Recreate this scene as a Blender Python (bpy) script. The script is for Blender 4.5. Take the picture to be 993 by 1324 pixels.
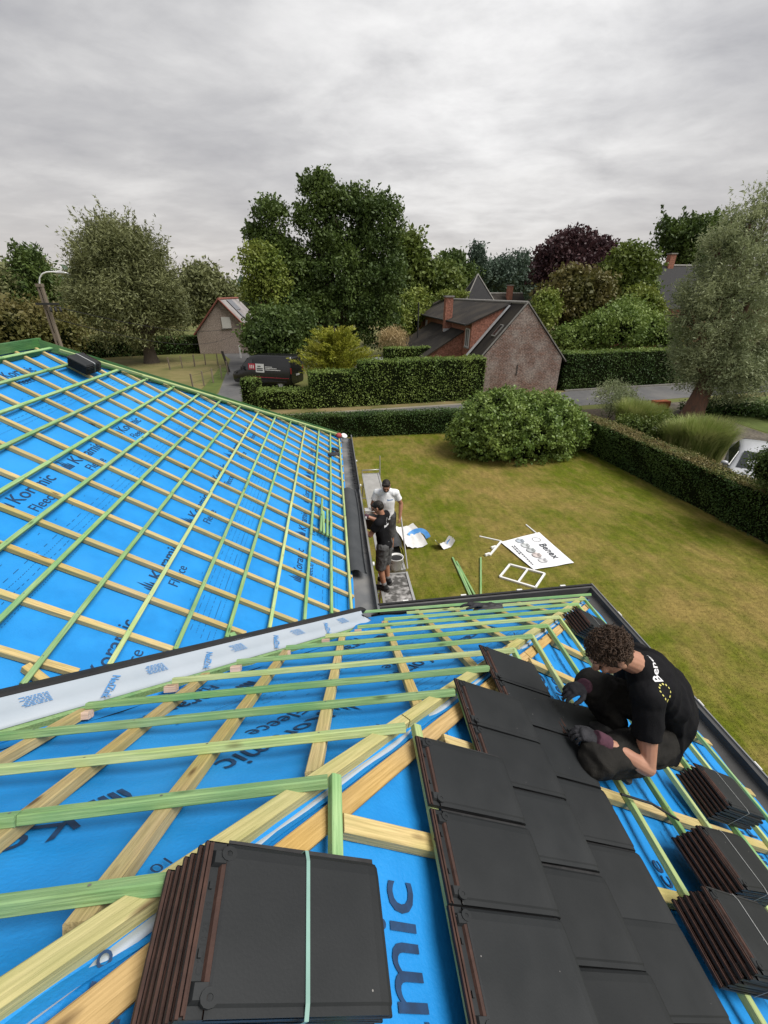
import bpy, bmesh, math, random
import numpy as np
from mathutils import Vector, Matrix, Euler
from mathutils.bvhtree import BVHTree
for o in list(bpy.data.objects): bpy.data.objects.remove(o)
SC = bpy.context.scene
COL = SC.collection
R = math.radians
PI = math.pi
rnd = random.Random(7)
rng = np.random.default_rng(7)

# ------------------------------------------------------------------ camera
CAM_H = 6.3
F_PX, PITCH, YAW = 547.5, R(27.275), R(6.593)
cd = bpy.data.cameras.new('camera'); cam = bpy.data.objects.new('camera', cd); COL.objects.link(cam)
cd.sensor_fit = 'HORIZONTAL'; cd.sensor_width = 36.0; cd.lens = 36.0*F_PX/993.0
cd.clip_start = 0.05; cd.clip_end = 3000
cam.location = (0, 0, CAM_H); cam.rotation_euler = (PI/2-PITCH, 0, -YAW)
SC.camera = cam
CF = Vector((math.sin(YAW)*math.cos(PITCH), math.cos(YAW)*math.cos(PITCH), -math.sin(PITCH)))
CR = Vector((math.cos(YAW), -math.sin(YAW), 0)); CU = CR.cross(CF)
def ray(u, v): return CF + CR*((u-496.5)/F_PX) - CU*((v-662)/F_PX)
def at_y(u, v, y): r = ray(u, v); return r*(y/r.y) + Vector((0, 0, CAM_H))
def at_z(u, v, z=0.0): r = ray(u, v); return r*((z-CAM_H)/r.z) + Vector((0, 0, CAM_H))

# ------------------------------------------------------------------ light: overcast sky and a broad soft sun
SUN_EL, SUN_AZ = R(55), R(112)          # azimuth clockwise from +y
SC.view_settings.view_transform = 'Standard'; SC.view_settings.look = 'None'
SC.view_settings.exposure = 0.30; SC.view_settings.gamma = 1.0
W = bpy.data.worlds.new('World'); SC.world = W; W.use_nodes = True
def build_world():
    nt = W.node_tree; N = nt.nodes; Lk = nt.links
    bg = N['Background']; bg.inputs[1].default_value = 0.1
    sky = N.new('ShaderNodeTexSky'); sky.sky_type = 'NISHITA'; sky.sun_disc = False
    sky.sun_elevation = SUN_EL; sky.sun_rotation = SUN_AZ; sky.dust_density = 3; sky.air_density = 1
    tc = N.new('ShaderNodeTexCoord')
    sep = N.new('ShaderNodeSeparateXYZ'); Lk.new(tc.outputs['Generated'], sep.inputs[0])
    def math_(op, a, b=None, clamp=False):
        m = N.new('ShaderNodeMath'); m.operation = op; m.use_clamp = clamp
        for i, s in enumerate((a, b)):
            if s is None: continue
            if isinstance(s, (int, float)): m.inputs[i].default_value = s
            else: Lk.new(s, m.inputs[i])
        return m.outputs[0]
    zc = math_('ADD', math_('MAXIMUM', sep.outputs[2], 0.0), 0.13)
    cx = math_('DIVIDE', sep.outputs[0], zc); cy = math_('DIVIDE', sep.outputs[1], zc)
    cmb = N.new('ShaderNodeCombineXYZ'); Lk.new(cx, cmb.inputs[0]); Lk.new(cy, cmb.inputs[1])
    def noise(scale, det, rough, sx, sy, rz=0.0, off=(0, 0, 0), dist=0.0):
        mp = N.new('ShaderNodeMapping'); mp.inputs['Scale'].default_value = (sx, sy, 1); mp.inputs['Rotation'].default_value = (0, 0, rz)
        mp.inputs['Location'].default_value = off
        Lk.new(cmb.outputs[0], mp.inputs[0])
        n = N.new('ShaderNodeTexNoise'); n.inputs['Scale'].default_value = scale; n.inputs['Detail'].default_value = det
        n.inputs['Roughness'].default_value = rough; n.inputs['Distortion'].default_value = dist
        Lk.new(mp.outputs[0], n.inputs['Vector']); return n.outputs['Fac']
    n1 = noise(0.55, 7, 0.56, 1.0, 1.25, 0.35, (3.1, 1.7, 0), 0.15)
    n2 = noise(2.2, 8, 0.58, 1.0, 1.2, 0.5, (7.3, 2.9, 0), 0.2)
    mixn = math_('ADD', math_('MULTIPLY', n1, 0.70), math_('MULTIPLY', n2, 0.30))
    cr = N.new('ShaderNodeValToRGB'); e = cr.color_ramp.elements
    e[0].position = 0.38; e[0].color = (.335, .335, .354, 1)
    e[1].position = 0.62; e[1].color = (.640, .633, .628, 1)
    m = e.new(0.5); m.color = (.455, .452, .459, 1)
    Lk.new(mixn, cr.inputs[0])
    # brighter, warmer band towards the horizon
    hz = math_('POWER', math_('SUBTRACT', 1.0, math_('MAXIMUM', sep.outputs[2], 0.0), True), 6.0)
    mw = N.new('ShaderNodeMix'); mw.data_type = 'RGBA'; Lk.new(math_('MULTIPLY', hz, 0.62), mw.inputs[0])
    Lk.new(cr.outputs[0], mw.inputs[6]); mw.inputs[7].default_value = (.640, .585, .540, 1)
    # the sun behind the cloud: a soft bright patch, broken up by the cloud itself
    dt = N.new('ShaderNodeVectorMath'); dt.operation = 'DOT_PRODUCT'; Lk.new(tc.outputs['Generated'], dt.inputs[0])
    dt.inputs[1].default_value = (math.sin(R(17))*math.cos(R(27)), math.cos(R(17))*math.cos(R(27)), math.sin(R(27)))
    gl = math_('MULTIPLY', math_('POWER', math_('MAXIMUM', dt.outputs['Value'], 0.0), 18.0), math_('ADD', math_('MULTIPLY', n2, 1.7), -.22))
    gm = N.new('ShaderNodeMix'); gm.data_type = 'RGBA'; Lk.new(math_('MULTIPLY', gl, 1.0, True), gm.inputs[0]); Lk.new(mw.outputs[2], gm.inputs[6]); gm.inputs[7].default_value = (.93, .92, .91, 1)
    sc = N.new('ShaderNodeVectorMath'); sc.operation = 'SCALE'; sc.inputs[3].default_value = 10.0
    Lk.new(gm.outputs[2], sc.inputs[0])
    mx = N.new('ShaderNodeMix'); mx.data_type = 'RGBA'; mx.inputs[0].default_value = 0.93
    Lk.new(sky.outputs[0], mx.inputs[6]); Lk.new(sc.outputs[0], mx.inputs[7])
    Lk.new(mx.outputs[2], bg.inputs[0])
build_world()
sd = bpy.data.lights.new('sun', 'SUN'); sd.energy = 3.6; sd.angle = R(36); sd.color = (1, .965, .915)
sun = bpy.data.objects.new('sun', sd); COL.objects.link(sun)
sun.rotation_euler = Vector((-math.sin(SUN_AZ)*math.cos(SUN_EL), -math.cos(SUN_AZ)*math.cos(SUN_EL), -math.sin(SUN_EL))).to_track_quat('-Z', 'Y').to_euler()
sun.location = (0, 0, 60)

# ------------------------------------------------------------------ helpers: materials
MATS = {}
def mat(name, c1, c2=None, rough=.7, scale=8.0, detail=6, stretch=(1, 1, 1), bump=0.0, bscale=None, rvar=0.0, spec=.4, metal=0.0,
        coords='Object', lo=.35, hi=.65, c3=None, s3=1.0, f3=.5, sheen=0.0, flecks=None):
    """mottled principled material: noise between c1 and c2, optional large patches of c3, brightness varied per object by rvar"""
    if name in MATS: return MATS[name]
    m = bpy.data.materials.new(name); m.use_nodes = True; nt = m.node_tree; N = nt.nodes; L = nt.links
    p = N['Principled BSDF']; p.inputs['Roughness'].default_value = rough; p.inputs['Metallic'].default_value = metal
    p.inputs['Specular IOR Level'].default_value = spec
    tc = N.new('ShaderNodeTexCoord'); mp = N.new('ShaderNodeMapping'); mp.inputs['Scale'].default_value = stretch
    L.new(tc.outputs[coords], mp.inputs[0])
    no = N.new('ShaderNodeTexNoise'); no.inputs['Scale'].default_value = scale; no.inputs['Detail'].default_value = detail; no.inputs['Roughness'].default_value = .6
    L.new(mp.outputs[0], no.inputs['Vector'])
    oi = N.new('ShaderNodeObjectInfo')
    if rvar:
        ad = N.new('ShaderNodeVectorMath'); ad.operation = 'ADD'
        sc = N.new('ShaderNodeVectorMath'); sc.operation = 'SCALE'; sc.inputs[3].default_value = 37.0
        cb = N.new('ShaderNodeCombineXYZ'); L.new(oi.outputs['Random'], cb.inputs[0]); L.new(oi.outputs['Random'], cb.inputs[1]); L.new(cb.outputs[0], sc.inputs[0])
        L.new(mp.outputs[0], ad.inputs[0]); L.new(sc.outputs[0], ad.inputs[1]); L.new(ad.outputs[0], no.inputs['Vector'])
    c2 = c2 or tuple(x*.8 for x in c1)
    mr = N.new('ShaderNodeMapRange'); mr.inputs[1].default_value = lo; mr.inputs[2].default_value = hi; L.new(no.outputs[0], mr.inputs[0])
    mx = N.new('ShaderNodeMix'); mx.data_type = 'RGBA'; L.new(mr.outputs[0], mx.inputs[0])
    mx.inputs[6].default_value = (*c1, 1); mx.inputs[7].default_value = (*c2, 1)
    out = mx.outputs[2]
    if c3:
        n3 = N.new('ShaderNodeTexNoise'); n3.inputs['Scale'].default_value = s3; n3.inputs['Detail'].default_value = 4; L.new(tc.outputs[coords], n3.inputs['Vector'])
        m3 = N.new('ShaderNodeMapRange'); m3.inputs[1].default_value = f3-.1; m3.inputs[2].default_value = f3+.15; L.new(n3.outputs[0], m3.inputs[0])
        x3 = N.new('ShaderNodeMix'); x3.data_type = 'RGBA'; L.new(m3.outputs[0], x3.inputs[0]); L.new(out, x3.inputs[6]); x3.inputs[7].default_value = (*c3, 1)
        out = x3.outputs[2]
    if rvar:
        hs = N.new('ShaderNodeHueSaturation'); L.new(out, hs.inputs['Color'])
        v = N.new('ShaderNodeMapRange'); v.inputs[3].default_value = 1-rvar; v.inputs[4].default_value = 1+rvar; L.new(oi.outputs['Random'], v.inputs[0]); L.new(v.outputs[0], hs.inputs['Value'])
        out = hs.outputs[0]
    if flecks:
        vo = N.new('ShaderNodeTexVoronoi'); vo.inputs['Scale'].default_value = flecks[0]; vo.feature = 'F1'; L.new(no.inputs['Vector'].links[0].from_socket, vo.inputs['Vector'])
        fr = N.new('ShaderNodeMapRange'); fr.inputs[1].default_value = flecks[1]; fr.inputs[2].default_value = flecks[1]*.6; L.new(vo.outputs['Distance'], fr.inputs[0])
        fx = N.new('ShaderNodeMix'); fx.data_type = 'RGBA'; L.new(fr.outputs[0], fx.inputs[0]); L.new(out, fx.inputs[6]); fx.inputs[7].default_value = (*flecks[2], 1); out = fx.outputs[2]
    L.new(out, p.inputs['Base Color'])
    if bump:
        bp = N.new('ShaderNodeBump'); bp.inputs['Strength'].default_value = bump; bp.inputs['Distance'].default_value = .01
        nb = N.new('ShaderNodeTexNoise'); nb.inputs['Scale'].default_value = bscale or scale*3; nb.inputs['Detail'].default_value = 6; L.new(mp.outputs[0], nb.inputs['Vector'])
        L.new(nb.outputs[0], bp.inputs['Height']); L.new(bp.outputs[0], p.inputs['Normal'])
    if sheen: p.inputs['Sheen Weight'].default_value = sheen
    MATS[name] = m; return m
def wood_mat(name, c1, c2, knot=(.10, .06, .025), rvar=.14, green=None):
    """sawn timber: grain along local x, knots, every piece a little different"""
    m = bpy.data.materials.new(name); m.use_nodes = True; nt = m.node_tree; N = nt.nodes; L = nt.links
    p = N['Principled BSDF']; p.inputs['Roughness'].default_value = .75; p.inputs['Specular IOR Level'].default_value = .25
    tc = N.new('ShaderNodeTexCoord'); oi = N.new('ShaderNodeObjectInfo')
    cb = N.new('ShaderNodeCombineXYZ'); L.new(oi.outputs['Random'], cb.inputs[0]); L.new(oi.outputs['Random'], cb.inputs[1])
    sc = N.new('ShaderNodeVectorMath'); sc.operation = 'SCALE'; sc.inputs[3].default_value = 53.; L.new(cb.outputs[0], sc.inputs[0])
    ad = N.new('ShaderNodeVectorMath'); ad.operation = 'ADD'; L.new(tc.outputs['Object'], ad.inputs[0]); L.new(sc.outputs[0], ad.inputs[1])
    def noi(sx, sy, scale, det, r=.6):
        mp = N.new('ShaderNodeMapping'); mp.inputs['Scale'].default_value = (sx, sy, sy); L.new(ad.outputs[0], mp.inputs[0])
        n = N.new('ShaderNodeTexNoise'); n.inputs['Scale'].default_value = scale; n.inputs['Detail'].default_value = det; n.inputs['Roughness'].default_value = r
        L.new(mp.outputs[0], n.inputs['Vector']); return n.outputs[0]
    def rng_(x, a, b, c=0., d=1.):
        r = N.new('ShaderNodeMapRange'); r.inputs[1].default_value = a; r.inputs[2].default_value = b; r.inputs[3].default_value = c; r.inputs[4].default_value = d
        L.new(x, r.inputs[0]); return r.outputs[0]
    def mix(f, a, b):
        x = N.new('ShaderNodeMix'); x.data_type = 'RGBA'; L.new(f, x.inputs[0])
        for i, s in ((6, a), (7, b)):
            if isinstance(s, tuple): x.inputs[i].default_value = (*s, 1)
            else: L.new(s, x.inputs[i])
        return x.outputs[2]
    grain = noi(1.2, 30, 4, 5); out = mix(rng_(grain, .38, .64), tuple(x*1.04 for x in c1), tuple(x*.92 for x in c2))
    blot = noi(1.0, 3, 2.2, 3)
    out = mix(rng_(blot, .45, .75, 0, .75), out, green or tuple(x*.8 for x in c2))
    vo = N.new('ShaderNodeTexVoronoi'); vo.inputs['Scale'].default_value = 3.2
    mp = N.new('ShaderNodeMapping'); mp.inputs['Scale'].default_value = (1, 3.5, 3.5); L.new(ad.outputs[0], mp.inputs[0]); L.new(mp.outputs[0], vo.inputs['Vector'])
    out = mix(rng_(vo.outputs['Distance'], .15, .06, 0, .9), out, knot)
    hs = N.new('ShaderNodeHueSaturation'); L.new(out, hs.inputs['Color']); L.new(rng_(oi.outputs['Random'], 0, 1, 1-rvar, 1+rvar), hs.inputs['Value'])
    L.new(rng_(noi(.8, 1, 1.7, 2), .3, .7, .9, 1.12), hs.inputs['Saturation'])
    L.new(hs.outputs[0], p.inputs['Base Color'])
    bp = N.new('ShaderNodeBump'); bp.inputs['Strength'].default_value = .6; bp.inputs['Distance'].default_value = .006; L.new(grain, bp.inputs['Height']); L.new(bp.outputs[0], p.inputs['Normal'])
    MATS[name] = m; return m
def leaf_mat(name, c1, c2, trans=.24, rough=.55, patch=None, ps=.6):
    """leaves: each leaf (mesh island) its own tone between c1 and c2"""
    m = bpy.data.materials.new(name); m.use_nodes = True; nt = m.node_tree; N = nt.nodes; L = nt.links
    p = N['Principled BSDF']; p.inputs['Roughness'].default_value = rough; p.inputs['Specular IOR Level'].default_value = .3
    g = N.new('ShaderNodeNewGeometry'); cr = N.new('ShaderNodeMix'); cr.data_type = 'RGBA'
    L.new(g.outputs['Random Per Island'], cr.inputs[0]); cr.inputs[6].default_value = (*c1, 1); cr.inputs[7].default_value = (*c2, 1)
    out = cr.outputs[2]
    tc = N.new('ShaderNodeTexCoord'); no = N.new('ShaderNodeTexNoise'); no.inputs['Scale'].default_value = ps; no.inputs['Detail'].default_value = 3; L.new(tc.outputs['Object'], no.inputs['Vector'])
    mr = N.new('ShaderNodeMapRange'); mr.inputs[1].default_value = .4; mr.inputs[2].default_value = .68; L.new(no.outputs[0], mr.inputs[0])
    x = N.new('ShaderNodeMix'); x.data_type = 'RGBA'; L.new(mr.outputs[0], x.inputs[0]); L.new(out, x.inputs[6]); x.inputs[7].default_value = (*(patch or tuple(q*1.35 for q in c2)), 1)
    out = x.outputs[2]
    L.new(out, p.inputs['Base Color'])
    tr = N.new('ShaderNodeBsdfTranslucent'); L.new(out, tr.inputs[0]); ms = N.new('ShaderNodeMixShader'); ms.inputs[0].default_value = trans
    L.new(p.outputs[0], ms.inputs[1]); L.new(tr.outputs[0], ms.inputs[2]); L.new(ms.outputs[0], N['Material Output'].inputs[0])
    MATS[name] = m; return m
def brick_mat(name, c1, c2, mortar, scale=1.0, bw=.21, bh=.065, axis='XZ', c3=None):
    m = bpy.data.materials.new(name); m.use_nodes = True; nt = m.node_tree; N = nt.nodes; L = nt.links
    p = N['Principled BSDF']; p.inputs['Roughness'].default_value = .9; p.inputs['Specular IOR Level'].default_value = .15
    g = N.new('ShaderNodeNewGeometry'); s = N.new('ShaderNodeSeparateXYZ'); L.new(g.outputs['Position'], s.inputs[0])
    c = N.new('ShaderNodeCombineXYZ')
    ax = N.new('ShaderNodeMath'); ax.operation = 'ADD'; L.new(s.outputs[0], ax.inputs[0]); L.new(s.outputs[1], ax.inputs[1])
    L.new(ax.outputs[0], c.inputs[0]); L.new(s.outputs[2], c.inputs[1])
    b = N.new('ShaderNodeTexBrick'); L.new(c.outputs[0], b.inputs['Vector']); b.inputs['Scale'].default_value = scale
    b.inputs['Brick Width'].default_value = bw; b.inputs['Row Height'].default_value = bh; b.inputs['Mortar Size'].default_value = .008
    b.inputs['Color1'].default_value = (*c1, 1); b.inputs['Color2'].default_value = (*c2, 1); b.inputs['Mortar'].default_value = (*mortar, 1); b.inputs['Bias'].default_value = -.1
    out = b.outputs[0]
    b.inputs['Mortar Smooth'].default_value = .3
    n3 = N.new('ShaderNodeTexNoise'); n3.inputs['Scale'].default_value = .9; n3.inputs['Detail'].default_value = 8; n3.inputs['Roughness'].default_value = .65; L.new(g.outputs['Position'], n3.inputs['Vector'])
    mr = N.new('ShaderNodeMapRange'); mr.inputs[1].default_value = .42; mr.inputs[2].default_value = .66; mr.inputs[4].default_value = .7; L.new(n3.outputs[0], mr.inputs[0])
    x = N.new('ShaderNodeMix'); x.data_type = 'RGBA'; L.new(mr.outputs[0], x.inputs[0]); L.new(out, x.inputs[6]); x.inputs[7].default_value = (*(c3 or mortar), 1)
    n4 = N.new('ShaderNodeTexNoise'); n4.inputs['Scale'].default_value = 9; n4.inputs['Detail'].default_value = 3; L.new(g.outputs['Position'], n4.inputs['Vector'])
    m4 = N.new('ShaderNodeMapRange'); m4.inputs[1].default_value = .3; m4.inputs[2].default_value = .7; m4.inputs[3].default_value = .6; m4.inputs[4].default_value = 1.4; L.new(n4.outputs[0], m4.inputs[0])
    hs = N.new('ShaderNodeHueSaturation'); L.new(x.outputs[2], hs.inputs['Color']); L.new(m4.outputs[0], hs.inputs['Value'])
    L.new(hs.outputs[0], p.inputs['Base Color'])
    bp = N.new('ShaderNodeBump'); bp.inputs['Strength'].default_value = .5; bp.inputs['Distance'].default_value = .01; L.new(b.outputs['Fac'], bp.inputs['Height']); bp.invert = True; L.new(bp.outputs[0], p.inputs['Normal'])
    MATS[name] = m; return m

# ------------------------------------------------------------------ helpers: objects
def tag(o, label=None, cat=None, group=None, kind=None):
    if label: o['label'] = label
    if cat: o['category'] = cat
    if group: o['group'] = group
    if kind: o['kind'] = kind
    return o
def link(name, me, parent=None, loc=None):
    o = bpy.data.objects.new(name, me); COL.objects.link(o)
    if parent: o.parent = parent
    if loc is not None: o.location = loc
    return o
def thing(name, label, cat, loc=(0, 0, 0), rotz=0, group=None):
    o = bpy.data.objects.new(name, None); COL.objects.link(o); o.location = loc; o.rotation_euler = (0, 0, rotz); o.empty_display_size = .1
    return tag(o, label, cat, group)
def copy_tree(o, parent=None):
    c = o.copy(); COL.objects.link(c)
    if parent: c.parent = parent
    for ch in list(o.children): copy_tree(ch, c)
    return c
class MB:
    """collects shapes, then links them as one mesh object"""
    def __init__(s): s.v = []; s.f = []; s.mi = []; s.sm = []
    def add(s, vs, fs, mi=0, smooth=False):
        k = len(s.v); s.v += [tuple(v) for v in vs]
        for f in fs: s.f.append(tuple(k+i for i in f)); s.mi.append(mi); s.sm.append(smooth)
        return s
    def hexa(s, p, mi=0):          # 8 corners: bottom 4 ccw, top 4 ccw
        return s.add(p, [(3, 2, 1, 0), (4, 5, 6, 7), (0, 1, 5, 4), (1, 2, 6, 5), (2, 3, 7, 6), (3, 0, 4, 7)], mi)
    def box(s, c, d, mi=0, M=None):
        hx, hy, hz = d[0]/2, d[1]/2, d[2]/2
        p = [Vector((x*hx, y*hy, z*hz)) for z in (-1, 1) for x, y in ((-1, -1), (1, -1), (1, 1), (-1, 1))]
        if M is not None: p = [M @ q for q in p]
        return s.hexa([q+Vector(c) for q in p], mi)
    def cbox(s, c, d, ch=.004, mi=0, M=None):     # box with chamfered long (x) edges
        hx, hy, hz = d[0]/2, d[1]/2, d[2]/2
        sec = [(-hy+ch, -hz), (hy-ch, -hz), (hy, -hz+ch), (hy, hz-ch), (hy-ch, hz), (-hy+ch, hz), (-hy, hz-ch), (-hy, -hz+ch)]
        p = [Vector((x, a, b)) for x in (-hx, hx) for a, b in sec]
        if M is not None: p = [M @ q for q in p]
        f = [(i, 8+i, 8+(i+1) % 8, (i+1) % 8)[::-1] for i in range(8)] + [tuple(range(7, -1, -1)), tuple(range(8, 16))]
        return s.add([q+Vector(c) for q in p], f, mi)
    def tube(s, pts, r, n=8, mi=0, cap=True, smooth=True):
        pts = [Vector(p) for p in pts]; rs = r if isinstance(r, (list, tuple)) else [r]*len(pts); vs = []; fs = []
        nrm = None
        for i, p in enumerate(pts):
            d = (pts[min(i+1, len(pts)-1)]-pts[max(i-1, 0)]).normalized()
            if nrm is None: nrm = d.orthogonal().normalized()
            else: nrm = (nrm - d*nrm.dot(d)); nrm = nrm.normalized() if nrm.length > 1e-6 else d.orthogonal().normalized()
            b = d.cross(nrm)
            vs += [p+(nrm*math.cos(2*PI*k/n)+b*math.sin(2*PI*k/n))*rs[i] for k in range(n)]
        for i in range(len(pts)-1):
            for k in range(n):
                fs.append((i*n+k, i*n+(k+1) % n, (i+1)*n+(k+1) % n, (i+1)*n+k))
        s.add(vs, fs, mi, smooth)
        if cap: s.add(vs[:n], [tuple(range(n-1, -1, -1))], mi); s.add(vs[-n:], [tuple(range(n))], mi)
        return s
    def lathe(s, prof, n=16, c=(0, 0, 0), mi=0, smooth=True):
        vs = []; fs = []
        for r, z in prof: vs += [Vector(c)+Vector((r*math.cos(2*PI*k/n), r*math.sin(2*PI*k/n), z)) for k in range(n)]
        for i in range(len(prof)-1):
            for k in range(n): fs.append((i*n+k, i*n+(k+1) % n, (i+1)*n+(k+1) % n, (i+1)*n+k))
        return s.add(vs, fs, mi, smooth)
    def ell(s, c, r, M=None, nu=14, nv=9, mi=0):
        vs = []; fs = []
        for j in range(nv+1):
            t = PI*j/nv
            for k in range(nu):
                q = Vector((r[0]*math.sin(t)*math.cos(2*PI*k/nu), r[1]*math.sin(t)*math.sin(2*PI*k/nu), -r[2]*math.cos(t)))
                vs.append((M @ q if M is not None else q)+Vector(c))
        for j in range(nv):
            for k in range(nu): fs.append((j*nu+k, j*nu+(k+1) % nu, (j+1)*nu+(k+1) % nu, (j+1)*nu+k))
        return s.add(vs, fs, mi, True)
    def limb(s, a, b, ra, rb, lat=None, fa=1., fb=1., n=14, round_a=True, round_b=True):
        """closed tapered capsule; lat = wide direction, fa/fb = depth as a share of width"""
        a = Vector(a); b = Vector(b); d = (b-a).normalized()
        l = Vector(lat) if lat is not None else d.orthogonal()
        l = (l-d*l.dot(d)).normalized(); w = d.cross(l); rings = []
        if round_a:
            for q in (-80, -55, -28): rings.append((a+d*(ra*fa*math.sin(R(q))), ra*math.cos(R(q)), fa))
        rings.append((a, ra, fa))
        for q in (.25, .5, .75): rings.append((a.lerp(b, q), ra+(rb-ra)*q, fa+(fb-fa)*q))
        rings.append((b, rb, fb))
        if round_b:
            for q in (28, 55, 80): rings.append((b+d*(rb*fb*math.sin(R(q))), rb*math.cos(R(q)), fb))
        vs = []; fs = []
        for c, r, f in rings: vs += [c+l*(r*math.cos(2*PI*k/n))+w*(r*f*math.sin(2*PI*k/n)) for k in range(n)]
        for i in range(len(rings)-1):
            for k in range(n): fs.append((i*n+k, i*n+(k+1) % n, (i+1)*n+(k+1) % n, (i+1)*n+k))
        fs.append(tuple(range(n-1, -1, -1))); m = len(rings)-1; fs.append(tuple(m*n+k for k in range(n)))
        return s.add(vs, fs, 0, True)
    def mesh(s, name, mats):
        me = bpy.data.meshes.new(name); me.from_pydata(s.v, [], s.f)
        for m in (mats if isinstance(mats, (list, tuple)) else [mats]): me.materials.append(m)
        me.polygons.foreach_set('material_index', s.mi); me.polygons.foreach_set('use_smooth', s.sm); me.update(); return me
    def build(s, name, mats, parent=None, loc=None):
        return link(name, s.mesh(name, mats), parent, loc)
def basis(x, z):
    """matrix whose local x runs along x and whose local z is as near z as can be"""
    x = Vector(x).normalized(); z = Vector(z); z = (z-x*z.dot(x)).normalized(); y = z.cross(x)
    return Matrix((x, y, z)).transposed()
def beam(name, a, b, w, h, up, m, parent=None, ch=.003, wob=0.0):
    """a timber from a to b (centre of its top face), own origin, grain along local x"""
    a = Vector(a); b = Vector(b); M = basis(b-a, up).to_4x4(); L_ = (b-a).length
    mb = MB(); mb.cbox((0, 0, -h/2), (L_, w, h), ch)
    o = mb.build(name, m, parent); M.translation = (a+b)/2; o.matrix_local = M
    return o
def sheet(name, P, nx, ny, mats, parent=None, f=None, smooth=True):
    """grid over the quad P (4 corners), displaced by f(s,t,point)->vector"""
    P = [Vector(p) for p in P]; vs = []; fs = []
    for j in range(ny+1):
        for i in range(nx+1):
            s_, t_ = i/nx, j/ny; p = P[0].lerp(P[1], s_).lerp(P[3].lerp(P[2], s_), t_)
            vs.append(p+f(s_, t_, p) if f else p)
    for j in range(ny):
        for i in range(nx): k = j*(nx+1)+i; fs.append((k, k+1, k+nx+2, k+nx+1))
    mb = MB(); mb.add(vs, fs, 0, smooth); return mb.build(name, mats, parent)
def text_mesh(txt, size, m, depth=0.0, bold=0.0, align='LEFT'):
    c = bpy.data.curves.new('writing', 'FONT'); c.body = txt; c.size = size; c.extrude = depth; c.offset = bold; c.align_x = align; c.resolution_u = 3
    o = bpy.data.objects.new('writing', c); COL.objects.link(o); bpy.context.view_layer.update()
    me = bpy.data.meshes.new_from_object(o.evaluated_get(bpy.context.evaluated_depsgraph_get())); bpy.data.objects.remove(o); bpy.data.curves.remove(c)
    me.materials.clear(); me.materials.append(m); return me
def place(o, loc, xdir, zdir):
    M = basis(xdir, zdir).to_4x4(); M.translation = Vector(loc); o.matrix_local = M; return o
def leaves(name, C, mats, size, aspect=.5, up=.0, out=None, outw=0.0, droop=0.0, seed=1, parent=None, kind=None, sizevar=.35, dirs=None, dirw=0.0):
    """one mesh of rhombic leaves at the points C"""
    r = np.random.default_rng(seed); n = len(C); a = r.normal(size=(n, 3)); a[:, 2] += -droop
    if dirs is not None: a = a*(1-dirw)+dirs*dirw*1.7
    a /= np.linalg.norm(a, axis=1)[:, None]+1e-9
    nn = r.normal(size=(n, 3)); nn[:, 2] += up
    if out is not None: nn += out*outw
    b = np.cross(nn, a); b /= np.linalg.norm(b, axis=1)[:, None]+1e-9
    s = size*(1+sizevar*r.normal(size=n)).clip(.4, 2)[:, None]
    V = np.empty((n, 4, 3)); V[:, 0] = C-a*s*.5; V[:, 1] = C+b*s*aspect*.5-a*s*.05; V[:, 2] = C+a*s*.5; V[:, 3] = C-b*s*aspect*.5-a*s*.05
    return quads(name, V, mats, parent, kind)
def quads(name, V, mats, parent=None, kind=None):
    n = len(V); me = bpy.data.meshes.new(name); me.vertices.add(n*4); me.vertices.foreach_set('co', V.reshape(-1).astype(np.float32))
    me.loops.add(n*4); me.loops.foreach_set('vertex_index', np.arange(n*4, dtype=np.int32)); me.polygons.add(n)
    me.polygons.foreach_set('loop_start', np.arange(0, n*4, 4, dtype=np.int32)); me.update(calc_edges=True)
    me.materials.append(mats); o = link(name, me, parent)
    if kind: o['kind'] = kind
    return o
# ------------------------------------------------------------------ materials
M_MEM = mat('roof_membrane', (.007, .195, .52), (.012, .235, .60), rough=.62, scale=5, detail=8, bump=.25, bscale=90, c3=(.025, .26, .62), s3=.9, f3=.58, spec=.3, flecks=(7, .012, (.30, .45, .62)))
M_INK = mat('print_ink', (.006, .028, .075), (.008, .05, .14), rough=.7, scale=26, lo=.4, hi=.75)
M_CB = wood_mat('counter_batten_wood', (.50, .385, .18), (.38, .29, .125), green=(.36, .34, .13))
M_BAT = wood_mat('batten_wood', (.27, .41, .185), (.19, .32, .13), knot=(.06, .11, .04), green=(.10, .28, .115))
M_BATY = wood_mat('batten_wood_pale', (.42, .48, .23), (.32, .40, .17), knot=(.14, .13, .05), green=(.22, .37, .14))
M_HIPW = wood_mat('hip_wood', (.44, .39, .18), (.35, .32, .13), green=(.31, .32, .12))
M_PLANK = wood_mat('plank_wood', (.52, .36, .16), (.41, .275, .11))
M_PINK = wood_mat('offcut_wood', (.58, .42, .33), (.48, .33, .25), green=(.40, .30, .20))
M_GRN = wood_mat('green_board_wood', (.055, .15, .055), (.035, .10, .035), knot=(.02, .05, .02), green=(.09, .20, .06))
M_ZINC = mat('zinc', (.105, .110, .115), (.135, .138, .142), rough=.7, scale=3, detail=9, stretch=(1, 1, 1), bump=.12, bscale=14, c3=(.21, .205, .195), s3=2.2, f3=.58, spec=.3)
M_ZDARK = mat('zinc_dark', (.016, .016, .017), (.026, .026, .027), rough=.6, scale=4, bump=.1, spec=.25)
M_ZMID = mat('zinc_grey_dark', (.048, .048, .048), (.07, .069, .068), rough=.7, scale=3, detail=8, bump=.12, bscale=14, spec=.3, c3=(.095, .092, .088), s3=2.5, f3=.55)
M_ZRIM = mat('zinc_rim', (.20, .20, .20), (.15, .15, .15), rough=.5, scale=6)
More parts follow.
